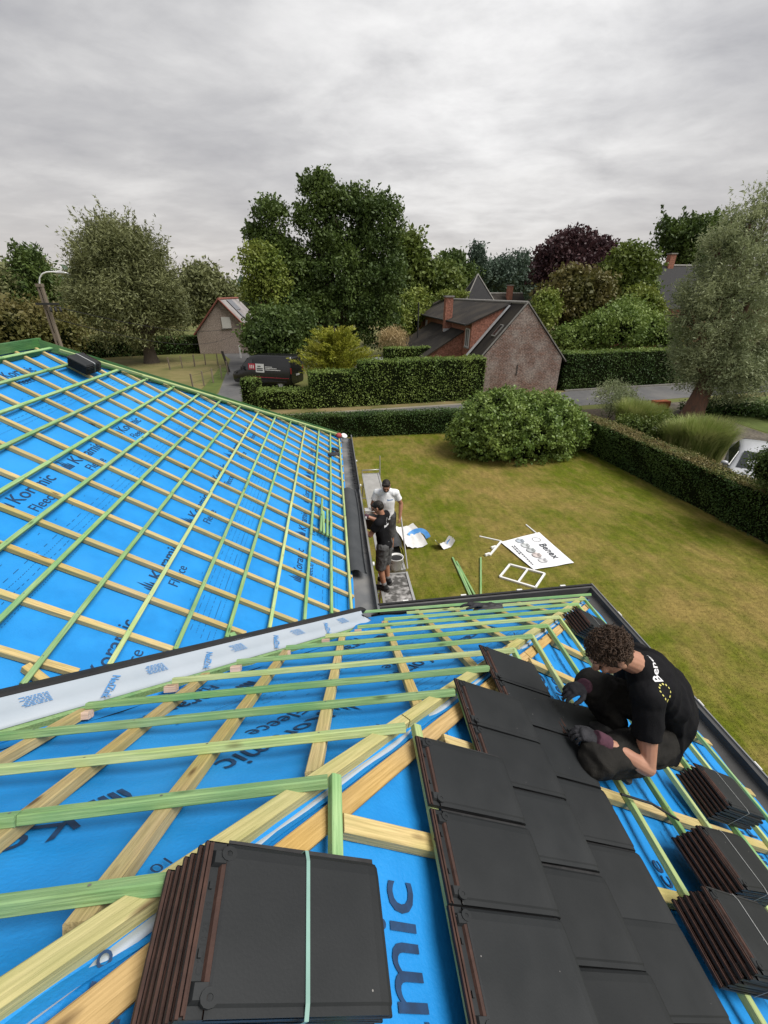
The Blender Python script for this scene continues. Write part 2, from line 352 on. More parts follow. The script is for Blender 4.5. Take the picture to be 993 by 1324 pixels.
M_BLACK = mat('black_rubber', (.012, .012, .013), (.022, .022, .023), rough=.6, scale=20)
M_FILM = mat('protective_film', (.34, .39, .44), (.375, .42, .47), rough=.45, scale=3, bump=.1, bscale=6, spec=.5)
M_FILMINK = mat('film_print', (.07, .27, .60), rough=.5)
M_WPLAST = mat('white_plastic', (.72, .72, .70), (.62, .62, .60), rough=.5, scale=9)
M_TILE = mat('tile_engobe', (.0100, .0118, .0132), (.0140, .0158, .0173), rough=.62, scale=6, detail=8, bump=.05, bscale=160, spec=.3, rvar=.12, c3=(.019, .021, .0225), s3=3.5, f3=.6, flecks=(16, .035, (.22, .21, .20)))
M_CLAY = mat('tile_clay', (.060, .030, .022), (.035, .018, .014), rough=.75, scale=20, bump=.3, bscale=60, rvar=.15, spec=.3)
M_STRAP = mat('strap_green', (.22, .38, .33), rough=.4)
M_STRAPW = mat('strap_clear', (.35, .36, .36), rough=.35)
M_HBRICK = brick_mat('house_brick', (.30, .13, .08), (.22, .095, .06), (.35, .32, .28), c3=(.25, .12, .08))

# ------------------------------------------------------------------ the roof we stand on
T = .651; NN = math.sqrt(1+T*T)
ZE = 2.9
XA, XC, YB, YD = .256, 3.149, 4.028, 11.10
def zA(x): return ZE+T*(XA-x)
def zB(y): return ZE+T*(YB-y)
def zC(x): return ZE+T*(XC-x)
NA = Vector((T, 0, 1)).normalized(); NB = Vector((0, T, 1)).normalized(); NC = NA.copy(); ND = NB.copy()
def PA(x, y, d=0.): return Vector((x, y, zA(x)))+NA*d
def PB(x, y, d=0.): return Vector((x, y, zB(y)))+NB*d
def PC(x, y, d=0.): return Vector((x, y, zC(x)))+NC*d
DM = -.074                      # membrane below the batten tops
house = thing('house', 'house under us whose hipped roof is wrapped in blue membrane and nailed with green battens', 'house', (0, 4, 0))
HM = Matrix.Translation((0, -4, 0))
roof = house
def hp(o):                      # world-space child of the house
    o.parent = house; o.matrix_parent_inverse = HM; return o
from mathutils import noise as mnoise
def wrinkle(p, amp): return amp*(1.3*mnoise.noise(Vector((p.x*2.1, p.y*2.1, p.z*2.1)))+.6*mnoise.noise(Vector((p.x*6, p.y*6, p.z*6))))
CBA0, CBS = 2.167-.41*6, .41
def sagA(s, t, p): return NA*(DM-.010*math.sin(PI*(p.y-CBA0)/CBS)**2+wrinkle(p, .006))
def xcb(y): return .30+.045*(y-1.2)
def cutB(p):                    # slope B stops short of the sunken valley
    off = (3.735+p.x-p.y)*.7071; lim = .515*min(1, max(0, (3.93-p.y)/.55))
    return Vector((1, -1, T)).normalized()*((lim-off)*1.11) if off < lim else Vector((0, 0, 0))
def sagB(s, t, p): return cutB(p)+NB*(DM-.010*math.sin(PI*(p.x-xcb(p.y))/.415)**2+wrinkle(p, .007)+.004*math.sin(p.y*2*PI/.285))
def sagC(s, t, p): return NC*(DM-.010*math.sin(PI*(p.y-.68)/.415)**2+wrinkle(p, .006))
memA = hp(sheet('roof_membrane', [PA(.16, 3.93), PA(.16, 11.0), PA(-4.05, 6.79), PA(-4.05, -.28)], 150, 60, M_MEM, f=sagA))
memB = hp(sheet('roof_membrane', [PB(.16, 3.93), PB(3.05, 3.93), PB(-1.22, -.34), PB(-4.08, -.31)], 90, 120, M_MEM, f=sagB))
memC = hp(sheet('roof_membrane', [PC(3.05, 3.93), PC(3.05, -2.6), PC(-1.22, -2.6), PC(-1.22, -.34)], 110, 70, M_MEM, f=sagC))
mb = MB()
apx = Vector((-4.05, 6.79, zA(-4.05)-.1)); zr = apx.z
mb.add([(.16, 11.0, 2.87), (-8.26, 11.0, 2.87), apx], [(0, 1, 2)]); mb.add([(-8.26, 11.0, 2.87), (-8.26, -2.6, 2.87), (-4.05, -2.6, zr), apx], [(0, 1, 2, 3)])
mb.add([(-4.07, -2.6, zr-.03), (-1.2, -2.6, zr-.03), (-1.2, -.33, zr-.03), (-4.07, -.3, zr-.03)], [(0, 1, 2, 3)])
hp(mb.build('roof_membrane', M_MEM))
mb = MB()
for a, b, c, d in (((-8.1, 10.8), (-.1, 10.8), 0, 2.75), ((-.1, 10.8), (-.1, 3.7), 0, 2.75), ((-.1, 3.7), (2.8, 3.7), 0, 2.75), ((2.8, 3.7), (2.8, -2.5), 0, 2.75), ((2.8, -2.5), (-8.1, -2.5), 0, 2.75), ((-8.1, -2.5), (-8.1, 10.8), 0, 2.75)):
    mb.add([(a[0], a[1], c), (b[0], b[1], c), (b[0], b[1], d), (a[0], a[1], d)], [(0, 1, 2, 3)])
mb.add([(-8.1, -2.5, 2.75), (2.8, -2.5, 2.75), (-1.2, -2.5, zr-.1), (-4.05, -2.5, zr-.1)], [(0, 1, 2, 3)])
hp(mb.build('wall', M_HBRICK))

def jit(a): return rnd.uniform(-a, a)
# counter battens and battens, slope A
def valley_y(x): return x+3.735
def hipD_y(x): return x+10.86
BATH, CBH = .030, .040
XBA = [.072, -.15]+[-.42-.2925*k for k in range(13)]
k = 0
for i in range(-4, 24):
    y = 2.167+CBS*i+jit(.012)
    xt = -4.0 if y < 6.8 else y-10.9
    xb = .13 if y > 3.95 else y-3.86
    if xb-xt < .15: continue
    hp(beam('counter_batten', PA(xt, y+jit(.01), -BATH), PA(xb, y, -BATH), .048, CBH, NA, M_CB))
for i, x in enumerate(XBA):
    y0 = valley_y(x)+.10; y1 = hipD_y(x)-.02
    # long lengths, joined over a counter batten
    cuts = [y0]; yy = y0+rnd.uniform(2.2, 4.2)
    while yy < y1-.8: cuts.append(2.167+CBS*round((yy-2.167)/CBS)); yy += rnd.uniform(3.2, 4.2)
    cuts.append(y1)
    for a, b in zip(cuts[:-1], cuts[1:]):
        dx = jit(.005)
        hp(beam('batten', PA(x+dx, a+.002), PA(x+dx+jit(.003), b-.002), .034, BATH, NA, M_BAT if i > 7 or i % 3 else M_BATY))
# slope B
YBB = [.49+.284*k for k in range(-1, 13)]
def hipC_x(y): return y-.85
for i in range(-8, 7):
    x1 = .30+.415*i
    top_y = max(-.25, x1+.985); bot_y = 3.86
    # below the valley the strip covers it
    xv = lambda y: y-3.74
    yb = min(bot_y, (x1+.045*(x1+3.0-1.2))+2.97) if x1 < .6 else bot_y
    if yb-top_y < .2: continue
    a = PB(xcb(top_y)+.415*i+jit(.008), top_y, -BATH); b = PB(xcb(yb)+.415*i, yb, -BATH)
    hp(beam('counter_batten', a, b,   .050, CBH+.002, NB, M_CB))
for i, y in enumerate(YBB):
    xl = max(-3.6, y-3.735+.79) if y > 0 else -3.4
    xr = hipC_x(y)-.005
    if y > 3.8: xl = .15
    if xr-xl < .1: continue
    if i == 2:
        xm = -.93
        hp(beam('batten', PB(xl, y+jit(.006)), PB(xm-.002, y), .033, BATH, NB, M_BAT)); hp(beam('batten', PB(xm+.002, y+.003), PB(xr, y+jit(.008)), .033, BATH, NB, M_BAT))
    else:
        hp(beam('batten', PB(xl, y+jit(.008)), PB(xr, y+jit(.008)), .033, BATH, NB, M_BAT if i % 3 else M_BATY))
    if .3 < y < 3.4: hp(beam('support_block', PB(xl-.03, y-.032, -BATH-.001), PB(xl+.035, y-.032, -BATH-.001), .05, CBH-.004, NB, M_PINK))
# slope C
for i in range(-8, 8):
    y = .68+.415*i
    xt = max(-1.1, y-.70)
    if 2.98-xt < .25: continue
    hp(beam('counter_batten', PC(xt, y+jit(.01), -BATH), PC(2.96, y+jit(.01), -BATH), .052, CBH, NC, M_CB))
for i, y in enumerate(YBB):
    x = y-.83
    if .2 < x < .9: x += .03
    if x < -1.0 or x > 2.99: continue
    hp(beam('batten', PC(x+jit(.004), y+.028), PC(x+jit(.008), -2.4), .034, BATH, NC, M_BATY if i % 2 else M_BAT))
nails = MB()
def nail(p, n):
    e1 = n.orthogonal().normalized(); e2 = n.cross(e1); c = p+e1*jit(.008)+e2*jit(.008)
    nails.add([c+(e1*math.cos(a)+e2*math.sin(a))*.0042+n*.0012 for a in np.linspace(0, 2*PI, 7)[:-1]], [tuple(range(6))])
for y in YBB:
    for i in range(-8, 7):
        x = xcb(y)+.415*i
        if y-3.735+.8 < x < y-.93 and y < 3.8: nail(PB(x, y), NB)
    x = y-.83
    if x < 2.9:
        for i in range(-8, 8):
            yc = .68+.415*i
            if yc < x+.7: nail(PC(x, yc), NC)
for x in XBA:
    for i in range(0, 22):
        yc = 2.167+CBS*i
        if valley_y(x)+.1 < yc < hipD_y(x): nail(PA(x, yc), NA)
o = hp(nails.build('nail_heads', mat('nail_steel', (.10, .095, .09), (.16, .15, .14), rough=.5, spec=.5))); o['kind'] = 'stuff'
# hip between B and C: a batten beam, the pale and blue capping of the ridge film, a flat plank
HD = Vector((-1, -1, T)).normalized(); HN = Vector((.5*T, .5*T, 1)).normalized(); HS = Vector((1, -1, 0)).normalized()
def PH(x, off, up): return Vector((x, x+.879, zC(x)))+HS*off+HN*up
for a, b in ((2.93, 1.62), (1.615, .26), (.255, -1.2)):
    hp(beam('hip_batten', PH(a, -.034, -.040), PH(b, -.034+jit(.003), -.040), .048, .048, HN, M_HIPW, ch=.004))
def strip(name, offs, m, x0=2.9, x1=-1.2, n=40, amp=.004):
    vs = []; fs = []; k = len(offs)
    for i in range(n+1):
        x = x0+(x1-x0)*i/n
        vs += [PH(x, o+amp*mnoise.noise(Vector((x*5, o*9, 2.))), u+amp*mnoise.noise(Vector((x*4, o*9, 7.)))) for o, u in offs]
    for i in range(n):
        for j in range(k-1): fs.append((i*k+j, i*k+j+1, (i+1)*k+j+1, (i+1)*k+j))
    m_ = MB(); m_.add(vs, fs, 0, True); return hp(m_.build(name, m))
strip('hip_capping_film', [(-.06, -.092), (-.012, -.088), (.002, -.079), (.012, -.079), (.016, -.086)], M_FILM)
strip('hip_membrane', [(-.10, -.105), (0, -.093), (.018, -.089), (.04, -.094), (.06, -.105), (.09, -.128)], M_MEM)
for a, b in ((2.85, 1.2), (1.195, -1.2)):
    xa = PH(a, .105, 0)
    hp(beam('hip_plank', PH(a, .068, -.078), PH(b, .070, -.078), .062, .022, (NC+HN*.3).normalized(), M_PLANK))
# ridge and hip boards at the far slope
def PR(x, up, off=0.): return Vector((x, x+10.84, zA(x)+up))+Vector((.7, -.7, 0))*off
hp(beam('hip_board', PR(.10, .05), PR(-4.03, .05), .05, .12, HN, M_GRN)); hp(beam('hip_board', PR(.02, .0, .10), PR(-3.9, .0, .10), .035, .04, NA, M_BATY))
hp(beam('hip_board', PR(.02, -.015, .19), PR(-3.2, -.015, .19), .03, .03, NA, M_BATY))
hp(beam('ridge_board', Vector((-4.05, 6.86, zA(-4.05)+.05)), Vector((-4.05, -.4, zA(-4.05)+.05)), .06, .12, (0, 0, 1), M_GRN))
hp(beam('ridge_board', Vector((-3.93, 6.6, zA(-3.93)-.005)), Vector((-3.93, -.3, zA(-3.93)-.005)), .04, .07, NA, M_GRN))
# hip batten end block at apex

# valley sheet: zinc under printed protective film, dark upstand along its upper edge
VD = Vector((1, 1, -T)).normalized()
def PV(q, off, d):              # q = x on the valley line, off = level distance across the valley, d = height
    y = q+3.735
    return Vector((q+off*.7071, y-off*.7071, zB(y)+d))
QL, QH = .17, -4.0
NV = HS.cross(VD).normalized(); NV = NV if NV.z > 0 else -NV
def ribbon(name, prof, m, n=60, amp=.003, cut=0.):
    vs = []; fs = []; k = len(prof)
    for i in range(n+1):
        q = QL+(QH-QL)*i/n
        vs += [PV(q-(cut*o if i == 0 else 0), o, u+amp*mnoise.noise(Vector((q*3, o*8, 1.)))) for o, u in prof]
    for i in range(n):
        for j in range(k-1): fs.append((i*k+j, i*k+j+1, (i+1)*k+j+1, (i+1)*k+j))
    m_ = MB(); m_.add(vs, fs, 0, True); return hp(m_.build(name, m))
ribbon('valley_gap_shade', [(-.25, -.10), (.0, -.09), (.40, -.09), (.62, -.05), (.64, .20)], M_BLACK)  # added black sheet, stands for the shade in the open gap
vsheet = ribbon('valley_sheet', [(.045, .044), (.06, .034), (.18, .030), (.275, .026), (.281, .006)], M_FILM, cut=.55)
m_ = MB(); pr = [(-.045, .022), (-.035, .034), (.0, .046), (.035, .049), (.053, .043), (.05, .0), (-.04, .0)]; ring = []
for q in (QL+.03, QH):
    for o, u in pr: ring.append(PV(q, o, u))
m_.add(ring, [(j, (j+1) % 7, 7+(j+1) % 7, 7+j) for j in range(7)]+[tuple(range(7))[::-1], tuple(range(7, 14))])
hp(m_.build('valley_upstand', M_ZDARK))
m_ = MB(); q0, q1 = QL-.18, QH
m_.hexa([PV(q0, .26, -.06), PV(q1, .26, -.06), PV(q1, .308, -.06), PV(q0, .308, -.06), PV(q0, .26, .002), PV(q1, .26, .002), PV(q1, .308, .002), PV(q0, .308, .002)])
hp(m_.build('valley_batten', M_BAT))
for k in range(9):              # the film's print: the maker's name, small print
    q = -.30-.42*k
    xx = HS*.80-VD*.60
    o = link('film_lettering', text_mesh('NedZink', .064, M_FILMINK, bold=.0012), vsheet); M = basis(xx, NV).to_4x4(); M.translation = PV(q, .10, .040); o.matrix_local = M
    mb = MB(); r_ = random.Random(k)
    for L_ in range(7):
        x = 0
        while x < .11:
            w = r_.uniform(.008, .028); mb.add([(x, L_*.014, 0), (x+w, L_*.014, 0), (x+w, L_*.014+.006, 0), (x, L_*.014+.006, 0)], [(0, 1, 2, 3)]); x += w+.005
    o = mb.build('film_small_print', M_FILMINK, vsheet); M = basis(-VD, NV).to_4x4(); M.translation = PV(q+.20, .10, .040); o.matrix_local = M

# gutters
YG0, YG1 = 4.06, 4.14
def gutter(name, pts_in, pts_out, depth, hgt):
    """box gutter from the eave line (in) to the outer edge (out): floor, outer wall with a rolled rim"""
    vs = []; fs = []
    n_ = len(pts_in)
    prof = []
    for a, b in zip(pts_in, pts_out):
        a = Vector(a); b = Vector(b); d = (b-a).normalized()
        prof.append([a+Vector((0, 0, .03)), a-Vector((0, 0, depth*.75)), a.lerp(b, .12)-Vector((0, 0, depth)), b-d*.03-Vector((0, 0, depth)), b-d*.022, b-d*.022+Vector((0, 0, .012)), b+d*.006+Vector((0, 0, .012)), b+d*.006-Vector((0, 0, hgt)), a-Vector((0, 0, hgt))+d*.0])
    m = len(prof[0])
    for r_ in prof: vs += r_
    for i in range(n_-1):
        for j in range(m-1): fs.append((i*m+j, i*m+j+1, (i+1)*m+j+1, (i+1)*m+j))
    mb = MB(); mb.add(vs, fs, 0, False); return mb
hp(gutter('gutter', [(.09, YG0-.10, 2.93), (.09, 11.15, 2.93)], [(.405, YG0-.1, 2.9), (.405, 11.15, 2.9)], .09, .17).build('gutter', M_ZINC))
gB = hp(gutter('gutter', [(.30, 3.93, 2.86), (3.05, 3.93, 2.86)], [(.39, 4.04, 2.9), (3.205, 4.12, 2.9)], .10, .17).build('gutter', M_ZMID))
mb = MB()
for x in np.arange(.45, 3.1, .1):
    pass
def rim(pts, w, h0, h1):
    mb = MB()
    for a, b in zip(pts[:-1], pts[1:]):
        a = Vector(a); b = Vector(b); d = (b-a).normalized(); s_ = Vector((d.y, -d.x, 0))
        mb.hexa([a-s_*w+Vector((0, 0, h0)), b-s_*w+Vector((0, 0, h0)), b+Vector((0, 0, h0)), a+Vector((0, 0, h0)), a-s_*w+Vector((0, 0, h1)), b-s_*w+Vector((0, 0, h1)), b+Vector((0, 0, h1)), a+Vector((0, 0, h1))])
    return mb
hp(rim([(3.222, -2.5, 2.905), (3.222, 4.17, 2.905)], -.012, -.03, .016).build('gutter_rim', M_ZRIM))
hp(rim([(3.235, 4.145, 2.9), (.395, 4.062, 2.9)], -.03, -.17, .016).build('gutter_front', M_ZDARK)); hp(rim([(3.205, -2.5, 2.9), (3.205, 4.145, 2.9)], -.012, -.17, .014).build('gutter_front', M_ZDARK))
hp(gutter('gutter', [(2.97, -2.5, 2.86), (2.97, 4.0, 2.86)], [(3.2, -2.5, 2.9), (3.2, 4.12, 2.9)], .055, .17).build('gutter', M_ZMID))
brk = MB(); brk.box((0, 0, 0), (.024, .07, .022)); brm = brk.mesh('gutter_bracket', M_WPLAST)
for x, y in ((3.255, 1.75), (3.255, 2.35), (3.255, 2.95), (3.255, 3.6), (.43, 5.0), (.43, 6.4), (.43, 7.8), (.43, 9.2)): hp(link('gutter_bracket', brm, None, (x, y, 2.885)))
for x in (.75, 1.5, 2.25, 2.85):
    o = hp(link('gutter_bracket', brm, None, (x, 4.115+.03*x, 2.885))); o.rotation_euler = (0, 0, PI/2)
jm = MB(); jm.box((0, 0, 0), (.012, .30, .006)); jmm = jm.mesh('gutter_seam', M_ZINC)
for y in (5.4, 7.4, 9.4): o = hp(link('gutter_seam', jmm, None, (.25, y, 2.826))); o.rotation_euler = (0, 0, PI/2)

# print on the membrane: maker's word, flame bars, small print
def on_mem(mem, p, nrm):
    p = p-Vector(nrm)*DM; f = sagA if mem is memA else sagB if mem is memB else sagC
    return p+f(0, 0, p)+Vector(nrm)*.0045
def lettering(mem, base, xd, nrm, size=.158, word='Koramic', sub='Fleece'):
    xd = Vector(xd).normalized()
    yd = Vector(nrm).cross(xd)
    def put(me, name, x, y):
        for v in me.vertices: v.co = on_mem(mem, Vector(base)+xd*(x+v.co.x)+yd*(y+v.co.y), nrm)
        link(name, me, mem)
    put(text_mesh(word, size*1.1, M_INK, bold=.001), 'printed_word', .15, 0)
    put(text_mesh(sub, size*.85, M_INK), 'printed_word', .15, -.145)
    mb = MB()
    for i, hgt in enumerate((.10, .17, .125, .085)):
        x = .028*i; mb.add([(x, 0, 0), (x+.019, 0, 0), (x+.019, hgt*.55, 0), (x+.012, hgt, 0), (x+.001, hgt*.6, 0)], [(0, 1, 2, 3, 4)])
    put(mb.mesh('printed_flame', M_INK), 'printed_flame', 0, 0)
def dashes(mem, base, xd, nrm, length, rows=((0, .02, .012), (.05, .05, .02), (.10, .3, .01)), th=.003):
    xd = Vector(xd).normalized(); yd = Vector(nrm).cross(xd); mb = MB(); r_ = random.Random(int(abs(base[0])*1000+abs(base[1])*77))
    for y, ln, gap in rows:
        x = r_.uniform(0, .1)
        while x < length:
            l_ = ln*r_.uniform(.7, 1.3)
            p = [on_mem(mem, Vector(base)+xd*a+yd*b, nrm) for a, b in ((x, y), (x+l_, y), (x+l_, y+th), (x, y+th))]
            mb.add(p, [(0, 1, 2, 3)]); x += l_+gap*r_.uniform(.7, 2)
    o = mb.build('printed_lines', M_INK); o.parent = mem; o['kind'] = 'stuff'
memA.matrix_parent_inverse = memB.matrix_parent_inverse = memC.matrix_parent_inverse = HM
bpy.context.view_layer.update()
for x, ys in ((-2.645, [1.25, 2.32, 3.38, 4.33, 5.46]), (-1.575, [2.02, 3.12, 4.30, 5.38, 6.45, 7.5]), (-.46, [4.1, 5.15, 6.2, 7.25, 8.3]), (-3.72, [1.0, 2.1, 3.2, 4.3, 5.4])):
    for y in ys:
        lettering(memA, PA(x, y, DM), (0, 1, 0), NA, size=.150)
ROWS = ((0, .012, .010), (.045, .5, .09), (.10, .03, .02), (.15, .012, .01), (.20, .06, .04), (.30, .025, .12))
for x in (-2.15, -1.08, -.05, -3.2):
    y0 = max(valley_y(x)+.1, 2.0); y1 = hipD_y(x)-.3
    dashes(memA, PA(x, y0, DM), (0, 1, 0), NA, y1-y0, ROWS)
HB = Vector((-1, -1, T)).normalized()      # rolls on slope B run along the hip
for ox, oy in ((-.05, 1.52), (-.78, .98), (.62, 2.22), (-.62, 1.98), (.28, 2.9), (1.28, 2.92), (-1.55, 1.3), (1.0, 3.5)):
    lettering(memB, PB(ox, oy, DM), HB, NB, size=.150)
for ox, oy in ((2.45, 3.75), (1.55, 3.85), (.6, 3.85)):
    L_ = min(3.5, (oy-.2)*1.5)
    dashes(memB, PB(ox, oy, DM), HB, NB, L_, ROWS)
dashes(memB, PB(2.5, 3.5, DM), HB, NB, 4.6, ((0, .03, .02), (.04, .014, .05)))
for ys in ([-.21, -1.4],):
    for y in ys: lettering(memC, PC(.187, y, DM), (0, 1, 0), NC, size=.172)
for x, y in ((1.30, .38), (1.33, 1.55), (2.45, 1.0), (2.45, 2.2), (1.3, -.7)): lettering(memC, PC(x, y, DM), (0, 1, 0), NC, size=.150)
for x in (.62, 1.75): dashes(memC, PC(x, -1.2, DM), (0, 1, 0), NC, x+.80+1.2-.3, ROWS)
me = text_mesh('25\u00b0', .10, M_INK)
o = link('printed_word', me, memC); o.matrix_local = basis((0, 1, 0), NC).to_4x4(); o.location = PC(-.40, .26, DM+.012)
for x, y in ((-.47, .64), (.11, 1.22), (.66, 1.79)):
    o = link('printed_word', text_mesh('10\u00b0', .055, M_INK), memB); o.matrix_local = basis(HB, NB).to_4x4(); o.location = PB(x, y, DM+.012)

# ------------------------------------------------------------------ tiles
TW, TL, TT = .2455, .42, .017
def tile_mesh():
    """flat clay tile: local x down the slope, y across, origin at the head on the underside; dark face, brown head, nibs, side lock, rounded tail"""
    mb = MB(); w = TW/2
    sec = [(-w, .006), (-w, .013), (-w+.012, .013), (-w+.016, TT), (w-.030, TT+.001), (w-.012, TT-.001), (w-.003, TT-.007), (w, .004)]   # across y
    st = [(.045, 0, 1), (.05, .002, 1), (.20, .0015, 1), (.385, .001, 1), (.405, -.001, 1), (.415, -.005, 1), (TL, -.013, 1)]
    vs = []; n_ = len(sec)
    for x, dz, _ in st: vs += [(x, y, z+dz) for y, z in sec]
    fs = []
    for i in range(len(st)-1):
        for j in range(n_-1): fs.append((i*n_+j, (i+1)*n_+j, (i+1)*n_+j+1, i*n_+j+1)[::-1])
    mb.add(vs, fs, 0, False)
    # underside and tail lip
    mb.add([(.0, -w, 0), (.0, w, 0), (TL, w, -.006), (TL, -w, -.006)], [(0, 1, 2, 3)], 1)
    mb.add([(TL, -w, -.006), (TL, w, -.006), (TL, w, -.006+.004), (TL, w-.03, .005), (TL, -w, 0.0)], [(0, 1, 2, 3, 4)], 0)
    mb.box((TL/2+.02, w+.004, .001), (TL-.06, .010, .003), 2)  # black flange under the next tile, seam shade put in as colour
    # sides: black, the shade of the open seams put into the colour
    mb.add([(.0, -w, 0), (TL, -w, -.006), (TL, -w, .002), (.2, -w, .013), (.0, -w, .013)], [(0, 1, 2, 3, 4)], 2)
    mb.add([(.0, w, 0), (TL, w, -.006), (TL, w, .0), (.2, w, .006), (.0, w, .010)], [(4, 3, 2, 1, 0)], 2)
    # head: sunken brown strip with raised rims, side lugs with holes, two nibs
    mb.box((.0225, 0, .0035), (.044, TW-.002, .007), 0)
    mb.box((.003, 0, .0085), (.0055, TW-.004, .005), 1); mb.box((.0095, 0, .0105), (.0045, TW-.010, .008), 1); mb.box((.0145, 0, .0085), (.003, TW-.004, .005), 1)
    mb.hexa([(.033, -w+.02, .006), (.0455, -w+.02, .006), (.0455, w-.02, .006), (.033, w-.02, .006), (.037, -w+.02, .0145), (.0455, -w+.02, .0165), (.0455, w-.02, .0165), (.037, w-.02, .0145)], 1)
    for y in (-.092, .094):
        mb.hexa([(.017, y-.014, .007), (.044, y-.014, .007), (.044, y+.014, .007), (.017, y+.014, .007), (.021, y-.010, .0165), (.044, y-.010, .0185), (.044, y+.010, .0185), (.021, y+.010, .0165)], 0)
    for y in (-.045, .05): mb.box((.023, y, .009), (.006, .012, .006), 0)
    for y in (-.100, .100):
        c = [(.048+.016*math.cos(a), y+.013*math.sin(a)) for a in np.linspace(0, 2*PI, 13)[:-1]]
        i2 = [(.048+.006*math.cos(a), y+.005*math.sin(a)) for a in np.linspace(0, 2*PI, 13)[:-1]]
        vs = [(a, b, .0205) for a, b in c]+[(a, b, .0205) for a, b in i2]+[(a, b, .012) for a, b in i2]+[(a, b, .014) for a, b in c]
        mb.add(vs, [(j, (j+1) % 12, 12+(j+1) % 12, 12+j) for j in range(12)]+[(12+j, 12+(j+1) % 12, 24+(j+1) % 12, 24+j) for j in range(12)]+[(36+j, 36+(j+1) % 12, (j+1) % 12, j) for j in range(12)]+[tuple(range(24, 36))], 0)
    return mb.mesh('roof_tile', [M_TILE, M_CLAY, M_BLACK])
TILE = tile_mesh()
def tile_at(name, p, xdir, nrm, parent=None):
    o = bpy.data.objects.new(name, TILE); COL.objects.link(o); M = basis(xdir, nrm).to_4x4(); M.translation = Vector(p); o.matrix_world = M
    if parent: o.parent = parent
    return o
SD = Vector((1, 0, -T)).normalized()
tilt = math.atan2(.024, .33); SDT = (SD*math.cos(tilt)+NC*math.sin(tilt)); NCT = NC*math.cos(tilt)-SD*math.sin(tilt)
for ci, (xh, seams) in enumerate(((.232, [.77, .515, .265, .015, -.235, -.485, -.735]), (.500, [1.168, .92, .67, .417, .167, -.083, -.333, -.583]), (.766, [1.535, 1.285, 1.035, .785, .535, .31, .06, -.19, -.44]))):
    for s_ in seams:
        y = s_+.125+jit(.0025)
        o = tile_at('roof_tile', PC(xh+jit(.003), y, .004+.004*ci*0+jit(.001)), SDT+Vector((0, jit(.006), 0)), NCT)
        hp(o)
# ------------------------------------------------------------------ stacks of tiles waiting on the battens
def strap_mesh(w, x, n, m, step, wd=.012):
    """band round the stack at local x: over the top, down both sides"""
    top = n*.0235+.0005; hw = TW/2+.002; o = step*(n-1)
    pts = [(-hw-.002, .0, -o), (-hw-.002, top-.008, 0), (-hw+.018, top-.003, 0), (0, top-.003, 0), (hw-.02, top-.003, 0), (hw+.002, top-.01, 0), (hw+.002, 0, -o)]
    vs = []; fs = []
    for y, z, dx in pts: vs += [(x+dx-wd/2, y, z), (x+dx+wd/2, y, z), (x+dx+wd/2, y*1.004, z+.0015), (x+dx-wd/2, y*1.004, z+.0015)]
    for i in range(len(pts)-1):
        for j in range(4): fs.append((i*4+j, i*4+(j+1) % 4, i*4+4+(j+1) % 4, i*4+4+j))
    mb = MB(); mb.add(vs, fs); return mb.mesh('strap', m)
def stack(label, p, xdir, nrm, n, step, sm, sx, wd, group='strapped stacks of roof tiles', rot=0.0):
    M = basis(xdir, nrm).to_4x4() @ Matrix.Rotation(rot, 4, 'Z'); M.translation = Vector(p)
    t = thing('tile_stack', label, 'tile stack', group=group); t.matrix_world = M
    for k in range(n):
        o = bpy.data.objects.new('stacked_tile', TILE); COL.objects.link(o); o.parent = t
        o.location = (-step*(n-1-k)+jit(.002), jit(.004), .0005+.0235*k); o.rotation_euler = (0, 0, jit(.012))
    link('strap', strap_mesh(0, sx, n, sm, step, wd), t)
    return t
near = stack('largest tile stack in front, bound with a pale green strap', PC(-.372, .378, .001), SD, NC, 6, .0065, M_STRAP, .225, .0085, rot=R(2.5))
dt = link('raised_date', text_mesh('C 23 10 23   19', .0155, M_TILE, depth=.0006, bold=.0004), near)
dt.matrix_local = Matrix.Translation((.0315, -.070, .0235*5+.0072)) @ Matrix.Rotation(PI/2, 4, 'Z')
stack('stack of dark tiles with brown edges nearest the bottom right corner', PC(1.255, .53, .001), SD, NC, 6, .008, M_STRAPW, .2, .004, rot=R(-2))
stack('middle stack of the three dark tile stacks at the right edge', PC(1.53, .80, .001), SD, NC, 6, .008, M_STRAPW, .2, .004, rot=R(3))
stack('stack of dark tiles under the kneeling roofer right beside the eave gutter', PC(1.985, 1.235, .001), SD, NC, 6, .006, M_STRAPW, .2, .004, rot=R(1))
stack('stack of brown edged tiles just beyond the curly head of the kneeling roofer', PC(2.03, 2.72, .001), SD, NC, 6, .008, M_STRAPW, .2, .004, rot=R(4))
stack('lone black tile stack lying high on the far blue slope near its apex', PA(-3.52, 6.88, .001), (0, -1, 0), NA, 7, .018, M_STRAPW, .19, .02)
# the tile in the roofer's hands
held = bpy.data.objects.new('roof_tile', TILE); COL.objects.link(held)
tag(held, 'single dark tile being slid into place under the roofer\'s gloved hands', 'roof tile')
held.matrix_world = Matrix.Translation(PC(1.045, 1.41, .028)) @ basis(SD+Vector((0, .06, .10)), NC+Vector((0, .08, 0))).to_4x4()

